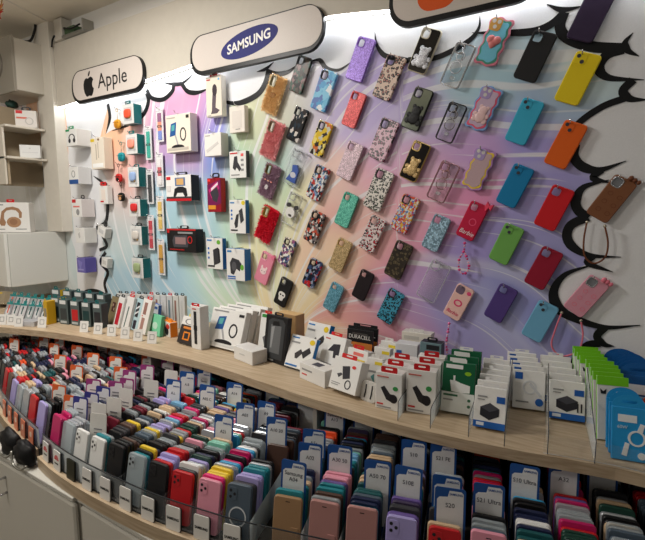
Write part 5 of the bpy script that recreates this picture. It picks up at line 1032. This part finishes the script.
sbox((285, 368, 310, 375.5), 337, .022, 'white power bank box with blue base and yellow badge, front one beside the black pouch', W_, (30, 120, 196), bw, None, lean=24)
sbox((300, 358, 322, 365), 323, .03, 'taller white power bank box with blue side and yellow badge behind the front one', W_, (30, 124, 200), bw, None, lean=20)
sbox((317, 369, 338, 377), 336, .03, 'white box with a dark folded power bank beside the blue-sided boxes', W_, (220, 218, 214), [('p', [(.3, .46), (.5, .24), (.8, .2), (.84, .6), (.6, .62), (.56, .44)], (56, 54, 60)), ('r', .08, .1, .3, .14, (200, 110, 100)), ('r', .1, .8, .6, .84, G9)], (RD, .5, .014), lean=20)
sbox((333, 366, 345, 370), 343, .03, 'white box with a red tab between the power banks and the black battery packs', W_, (222, 220, 216), [('r', .1, .12, .7, .2, (226, 120, 110))], (RD, .5, .014), lean=10)
du = [('r', .0, .38, 1, .62, (206, 128, 60)), ('t', 'DURACELL', .5, .22, .12, (226, 224, 220), .84), ('r', .2, .1, .8, .16, (70, 68, 66)), ('r', .1, .84, .9, .9, (90, 70, 50))]
sbox((345.5, 361, 371, 366), 330, .012, 'black and copper battery pack reading DURACELL, %s', (24, 24, 26), (20, 20, 22), du, ((24, 24, 26), .96, .014), lean=6, n=2, step=.045, name='battery_pack', cat='battery pack', group='battery packs')
for i, (x, y) in enumerate([(363, 388), (372, 378), (380, 372)]):
    sbox((x, y, x+16, y+3.5), y-30, .03, 'white pack with a yellow strip in the cluster left of the car chargers, %s' % ['front', 'middle', 'rear'][i], W_, (216, 214, 210), [('r', .5, .1, .95, .2, (230, 206, 60)), ('r', .1, .4, .6, .46, G9), ('p', [(.3, .6), (.5, .5), (.52, .8)], (90, 150, 150))], ((232, 230, 226), .5, .014), lean=8)
# earphones pouch
A = onz(357, 398, SZ); B = onz(372, 404, SZ); yw = atan2(B.y-A.y, B.x-A.x); t = thing('earphone_pouch', 'clear round-cornered pouch with two black earphone leads', 'pouch', ((A.x+B.x)/2, (A.y+B.y)/2, SZ+.0005), (radians(-16), 0, yw)); W = (B-A).length
link('pouch', plate(rrect(W, .068, .014, 4, 0, .034), [], .006, .0015, clear((230, 226, 220), .45)), t, (0, .006, 0)); link('back_card', plate(rrect(W*.9, .06, .012, 4, 0, .034), [], .001, 0, mat((226, 222, 216), .5)), t, (0, .0075, 0))
for x in (-W*.2, W*.2): tube('earphone_lead', [(x, -.001, .012), (x+.002, -.002, .03), (x, -.001, .055)], .0024, mat((30, 30, 32), .5), t)
# black waterproof pouch pack and kraft box
bk = [('p', [(.14, .12), (.3, .06), (.78, .06), (.9, .14), (.86, .92), (.16, .92)], (62, 64, 66)), ('p', [(.26, .2), (.74, .2), (.72, .8), (.28, .8)], (104, 106, 108)), ('p', [(.36, .12), (.62, .1), (.66, .2), (.34, .22)], (28, 28, 30)), ('p', [(.3, .25), (.44, .22), (.36, .7), (.3, .7)], (150, 152, 154)), ('r', .1, .94, .5, .97, (120, 120, 120))]
sbox((259.5, 360.5, 281, 368), 317, .022, 'black phone pouch pack with a clear window and handle loop', (30, 30, 32), (34, 34, 36), bk, (DK, .4, .016, True), lean=8)
sbox((276, 350, 296, 355), 314, .06, 'brown kraft cardboard box behind the black pouch pack', (176, 140, 96), (196, 160, 112), [('r', .2, .4, .6, .5, (150, 116, 78))], None, top=(206, 172, 122))
sbox((257, 353, 270, 357), 314, .03, 'white and green box standing beside the black pouch pack', W_, (218, 216, 212), [('r', .1, .02, .5, .1, (60, 140, 70)), ('p', [(.3, .6), (.6, .5), (.5, .8)], (110, 110, 112))], ((206, 40, 44), .5, .014), lean=10)
# big charging stand boxes
big3 = charger3(.16, .22, .8)+[('r', .04, .88, .96, .95, (214, 214, 212)), ('r', .82, .08, .96, .15, DK), ('r', .06, .05, .5, .08, G9)]
sbox((204, 347, 237, 355.5), 310, .034, 'large white charging stand box on the shelf, %s', W_, (214, 214, 212), big3, None, lean=18, n=4, step=.05, group='charging stand boxes on the shelf')
sbox((237.5, 357.5, 256, 365), 348, .075, 'small blank white box lying flat in front of the charging stand boxes', W_, (216, 214, 212), [('r', .3, .4, .6, .5, (206, 206, 204))], None)
sbox((193.5, 347.5, 203, 350), 306, .05, 'tall slim white box picturing a black selfie stick, red hanger on top', W_, (216, 215, 212), [('r', .34, .12, .62, .88, (40, 40, 44)), ('r', .3, .45, .66, .56, (24, 24, 28)), ('r', .2, .05, .6, .08, (200, 110, 100))], (RD, .8, .014))
# watch strap corner
sbox((176.5, 343, 191.5, 347.5), 317, .016, 'black and orange blister pack leaning left of the selfie stick box', (52, 46, 44), (44, 40, 38), [('r', 0, .0, 1, .32, (226, 224, 220)), ('o', .2, .08, .8, .3, (120, 120, 122)), ('r', .3, .56, .72, .86, (226, 130, 40)), ('p', [(.36, .62), (.62, .6), (.66, .8), (.4, .82)], (44, 44, 48)), ('r', .2, .38, .9, .46, (214, 130, 60))], ((226, 196, 40), .4, .014), lean=22)
sbox((161, 335, 168.5, 338.5), 322, .04, 'small orange smartwatch box with an orange handle', (226, 222, 216), (226, 128, 30), [('e', .3, .3, .8, .9, (36, 34, 38)), ('e', .5, .12, .95, .45, (206, 60, 50)), ('r', .0, .0, .25, 1, (206, 204, 200))], ((226, 128, 30), .8, .016, True), top=(236, 142, 40))
t = sbox((147, 334, 158, 338), 315, .02, 'mint green glossy pouch in front of the strap boxes', (120, 206, 164), (96, 186, 146), [('e', .3, .35, .75, .7, (190, 226, 206)), ('r', .2, .8, .8, .86, (80, 160, 126))], None, lean=10)
sb = [((106.5, 323, 113.5, 326), 297, .02, (130, 116, 84), 'olive card box with a checked window beside the clear blister boxes', [('r', .3, .2, .7, .55, (70, 30, 30)), ('r', .36, .26, .48, .36, (176, 150, 130)), ('r', .54, .4, .66, .5, (176, 150, 130))]),
      ((114, 326, 119.5, 328.5), 297, .012, (220, 220, 218), 'slim strap box showing a red strap', [('r', .2, .2, .8, .92, (186, 30, 50))]),
      ((120, 328, 127, 331), 297, .016, (222, 220, 218), 'slim white strap box with a thin dark green strap', [('p', [(.4, .95), (.5, .3), (.62, .3), (.5, .95)], (40, 80, 76))]),
      ((129, 330, 136, 333), 299, .016, (178, 204, 210), 'pale blue strap box showing a black striped strap', [('r', .3, .12, .7, .58, (40, 40, 46)), ('p', [(.3, .3), (.7, .2), (.7, .26), (.3, .36)], (220, 220, 222)), ('p', [(.3, .46), (.7, .36), (.7, .42), (.3, .52)], (220, 220, 222)), ('r', .3, .68, .7, .95, (44, 40, 52))]),
      ((139.5, 332, 147.5, 335.5), 299, .02, (228, 224, 220), 'white strap box with two brown strap windows', [('r', .25, .1, .6, .45, (150, 110, 100)), ('r', .25, .55, .6, .9, (164, 124, 114)), ('e', .2, .48, .3, .52, (206, 40, 40))])]
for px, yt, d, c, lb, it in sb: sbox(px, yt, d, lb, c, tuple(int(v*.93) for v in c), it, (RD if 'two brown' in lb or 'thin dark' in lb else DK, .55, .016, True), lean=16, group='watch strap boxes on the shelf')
for i in range(11):
    x = 118+i*6.2; y = 317+i*1.15
    sbox((x, y, x+5.6, y+1.1), 293.5+i*.25, .018, 'slim upright white strap box at the back, %s from the left' % ordn(i), (214-3*(i % 3), 214-3*(i % 3), 210), (196, 196, 192), [('r', .3, .15, .6, .8, ((150, 110, 100), (200, 200, 200), (120, 140, 150))[i % 3])], ((RD if i in (2, 5, 8) else DK), .6, .014, True), group='upright strap boxes at the back')
sbox((151, 326, 157, 329), 304, .02, 'white and blue box between the strap boxes and the mint pouch', (222, 226, 232), (60, 100, 170), [('r', .1, .1, .9, .2, (60, 100, 170)), ('r', .2, .4, .7, .7, (190, 196, 206))], None, lean=6)
# clear blister boxes with dark teal hangers
for i in range(10):
    row, k = divmod(i, 5); x = 49+k*11.2+row*4; y = 322.5+k*1.3-row*9
    cc = [(30, 44, 46), (60, 66, 68), (190, 40, 44), (28, 60, 62), (44, 44, 48)][k]
    t = sbox((x, y, x+8.5, y+1.0), y-24, .045, 'clear blister box with dark teal card, %s from the left in the %s row' % (ordn(k), 'front' if row == 0 else 'back'), (84, 96, 96), (58, 70, 72) if k != 0 else (206, 170, 40), [('r', .1, .03, .8, .18, (216, 220, 220)), ('r', .15, .35, .85, .8, cc), ('r', .1, .86, .8, .95, (180, 186, 186))], ((26, 104, 104), .4, .02), top=(32, 60, 60), group='clear blister boxes')
sbox((45.5, 324, 49, 324.6), 301, .05, 'yellow card box at the left end of the blister boxes', (206, 164, 40), (186, 146, 30), [('r', .2, .3, .8, .7, (150, 140, 120))], ((206, 170, 50), .6, .014))
# cable pouches at far left
for i in range(12):
    row, k = divmod(i, 6); x = 2+k*7+row*3; y = 320.5+k*.75-row*8
    fc = [(150, 150, 154), (176, 174, 176), (190, 188, 190), (150, 160, 160), (170, 170, 172), (120, 130, 130)][k]
    sbox((x, y, x+6.2, y+.66), y-18, .014, 'glossy clear cable pouch with teal header, %s from the left in the %s row' % (ordn(k), 'front' if row == 0 else 'back'), mat(fc, .15, coat=.6), (150, 150, 152), [('r', .0, .0, 1, .1, (32, 120, 120)), ('e', .2, .3, .8, .75, (206, 206, 206)), ('r', .42, .15, .62, .6, ((200, 90, 70) if k == 0 else (24, 70, 72)))], ((30, 122, 122), .5, .02), lean=24, group='clear cable pouches')
sbox((19, 325.5, 37, 326.4), 321, .06, 'flat silver cable packet lying at the shelf edge', mat((206, 206, 208), .15, .3), (160, 160, 164), [('r', .1, .2, .8, .7, (180, 180, 184))], None)
P = onz(-4, 308, SZ); sbox((-10, 308, 4, 308.5), 291, .10, 'grey carton with a slanted lid at the left picture edge', (150, 138, 116), (170, 156, 132), [('r', .4, .1, .8, .2, (200, 170, 60))], None, lean=16)
# price tags along the shelf edge
for i, (x, y) in enumerate([(1, 325), (10, 325.5), (21, 326), (41, 328), (83, 332.5), (97, 334.5), (110.5, 336.5), (124, 339), (137, 341.5), (151, 344)]):
    P = onz(x, y, SZ); yw = radians(30) if x < 60 else radians(24); t = thing('price_tag', 'small white price tag on the shelf edge, %s from the left' % ordn(i), 'price tag', (P.x, P.y+.004, SZ+.0005), (radians(-12), 0, yw), 'price tags on the shelf edge')
    link('tag_card', plate(rrect(.047, .058, .002, 2, 0, .029), [], .0012, 0, mat((222, 220, 216), .4), 'ptag'), t); link('printed_frame', plate(rrect(.024, .026, .001, 2, 0, .031), [rrect(.019, .021, .001, 2, 0, .031)], .0016, 0, mat((130, 128, 126), .5), 'pframe'), t); link('tag_foot', box_me(-.0235, 0, 0, .0235, .016, .0012, mat((222, 220, 216), .4), 0), t, None, (radians(12), 0, 0))
# acrylic dividers on the shelf
for i, (xb, yb, xt_) in enumerate([(404, 424, 395), (437.5, 432, 430), (472, 440, 462), (509, 448, 500), (545, 456, 540), (590, 465, 580)]):
    P = onz(xb, yb, SZ); q0_ = P+Vector((0, .012, 0)); q = Vector((0, 0, 0)); dirn = Vector((-.12, 1, 0)).normalized(); e = q+dirn*.30; o3 = Vector((.0013, 0, 0))
    V = []
    for o_ in (-o3, o3): V += [q+o_, e+o_, e+o_+Vector((0, 0, .15 if i > 2 else .06)), q+dirn*.02+o_+Vector((0, 0, .062)), q+o_+Vector((0, 0, .058))]
    t = thing('shelf_divider', 'clear acrylic divider between the charger rows, %s from the left' % ordn(i), 'divider', (q0_.x, q0_.y, SZ+.0006), (0, 0, 0), 'acrylic dividers on the shelf')
    link('panel', pydata('panel', V, [(0, 1, 2, 3, 4)[::-1], (5, 6, 7, 8, 9), (0, 5, 6, 1)], ACR), t)
    link('front_edge', pydata('front_edge', *tube_geo([q, q+Vector((0, 0, .058)), q+dirn*.02+Vector((0, 0, .062)), e+Vector((0, 0, .15 if i > 2 else .06))], .0011, 4), mat((70, 70, 74), .2)), t)
A = [Vector((p.x, p.y+.010, SZ)) for p in SHC if -.12 < p.x < .3]; V, F, V2 = [], [], []
for p in A: V += [p, p+Vector((0, 0, .05)), p+Vector((0, .0025, .05)), p+Vector((0, .0025, 0))]
for i in range(len(A)-1):
    for j in range(4): F.append((4*i+j, 4*i+4+j, 4*i+4+(j+1) % 4, 4*i+(j+1) % 4))
t = thing('acrylic_front_strip', 'low clear acrylic strip along the right end of the shelf edge', 'divider', (0, 0, .0006)); link('panel', pydata('panel', V, F, clear((225, 230, 232), .03)), t)

# ---- part goods and dividers that touch: least push along the shelf
GOODS = []
for o in list(COL.objects):
    if o.parent is None and o.type == 'EMPTY' and abs(o.location.z-SZ) < .06 and o.name.split('.')[0] in ('product_box', 'cable_pack', 'accessory_pack', 'battery_pack', 'earphone_pouch', 'orange_ball', 'price_tag'):
        vs_ = [c_.location+v.co for c_ in o.children if c_.name.split('.')[0] not in ('tag_foot',) for v in c_.data.vertices]; GOODS.append([o, Vector([min(v[i] for v in vs_) for i in range(3)]), Vector([max(v[i] for v in vs_) for i in range(3)]), 1.0])
    elif o.name.startswith('shelf_divider'):
        vs_ = [v.co.copy() for c_ in o.children if c_.name.startswith('panel') for v in c_.data.vertices]; GOODS.append([o, None, vs_, 1.0])
def gbox(g):
    o = g[0]
    if g[1] is None:
        q, e = Vector(g[2][0])+o.location, Vector(g[2][1])+o.location; d_ = (e-q); L_ = Vector((d_.x, d_.y, 0)).length; zt = max(v.z for v in g[2])
        return obb(pose(((q.x+e.x)/2, (q.y+e.y)/2, SZ), (0, 0, atan2(d_.y, d_.x)-pi/2)), (-.0012, -L_/2-.002, 0), (.0038, L_/2+.002, zt+.002))
    return obb(pose(o.location, o.rotation_euler), g[1], g[2])
for it_ in range(160):
    BB = [gbox(g) for g in GOODS]; moved = 0
    for i in range(len(GOODS)):
        for j in range(i+1, len(GOODS)):
            if (BB[i][0]-BB[j][0]).xy.length > BB[i][2].length+BB[j][2].length: continue
            h_ = sat(BB[i], BB[j], .0006)
            if not h_: continue
            v_ = Vector((h_[1].x, h_[1].y, 0))
            if v_.length < .15: v_ = Vector((BB[j][0].x-BB[i][0].x, BB[j][0].y-BB[i][0].y, 0))
            v_ = v_.normalized()*min(.006, h_[0]*.55+.0003); moved += 1
            for g, sg in ((GOODS[i], -1), (GOODS[j], 1)):
                n2 = g[0].location+v_*sg; g[0].location = n2
            BB[i] = gbox(GOODS[i]); BB[j] = gbox(GOODS[j])
    for g in GOODS:
        if g[1] is None: continue
        b_ = gbox(g); ext = sum(b_[2][k]*abs(b_[1][k].y) for k in range(3))
        if b_[0].y+ext > -.006: g[0].location.y -= b_[0].y+ext+.006
    if not moved: break
# ---- goods on the corner shelf
def fbox(loc, yaw, w_, h_, d_, label, front, side, items, tab=None): return box_thing('product_box', label, 'box', loc, (0, 0, yaw), w_, h_, d_, front, side, side, items, tab, 'boxes on the corner shelves')
fbox((-3.345, -.185, 2.18), radians(52), .125, .11, .06, 'white earphone box with red print on the upper corner shelf', (222, 216, 210), (200, 192, 184), [('r', .05, .02, .35, .2, RD), ('r', .06, .4, .55, .5, (214, 110, 90)), ('o', .45, .4, .85, .85, (190, 186, 180))], (DK, .45, .03, True))
fbox((-3.335, -.18, 1.98), radians(52), .12, .085, .055, 'plain white box on the lower corner shelf', (222, 222, 220), (206, 206, 204), [('r', .1, .55, .9, .6, (206, 206, 206)), ('e', .45, .2, .55, .32, (200, 200, 198))])
HB = [('r', .04, .06, .3, .1, G9), ('p', [(.2, .5), (.24, .3), (.38, .17), (.56, .14), (.72, .2), (.8, .34), (.78, .52), (.71, .52), (.71, .36), (.64, .27), (.52, .24), (.38, .27), (.31, .36), (.29, .54), (.34, .66), (.3, .78), (.2, .78), (.15, .68)], (160, 122, 92)), ('e', .36, .48, .76, .84, (170, 132, 100)), ('e', .44, .54, .66, .76, (150, 112, 84)), ('r', .06, .88, .3, .91, G9), ('r', .6, .88, .9, .91, G9)]
t = fbox((-3.42, -.29, 1.482), radians(40), .225, .20, .07, 'white box picturing tan over-ear headphones on top of the wall cabinet', (228, 226, 222), (214, 212, 208), HB, (RD, .22, .022))
t = thing('green_pouch', 'dark green pouch on top of the corner shelf panel', 'pouch', (-3.55, -.17, 2.331))
blob('pouch_body', (0, 0, .022), .035, .04, .028, mat((36, 66, 58), .5), t, 4); tube('drawstring', [(0, 0, .046), (.015, -.02, .05), (.03, -.035, .03)], .003, mat((28, 48, 44), .6), t)
# bags built here, resting on the cabinet ledge
for t in [o for o in bpy.data.objects if o.name.startswith('bag') and o.type == 'EMPTY']:
    i = 1 if t.name != 'bag' else 0
    blob('bag_body', (0, 0, .0415), (.066, .06)[i], .026, (.055, .05)[i], BAGM, t, i+9)
    V, F = tube_geo(catmull([(-.05, -.024, .05), (-.02, -.034, .012), (.03, -.034, .006), (.07, -.03, .03)], 6), .004, 5); link('chain', pydata('chain', V, F, mat((150, 148, 140), .3, .8), smooth=True), t)
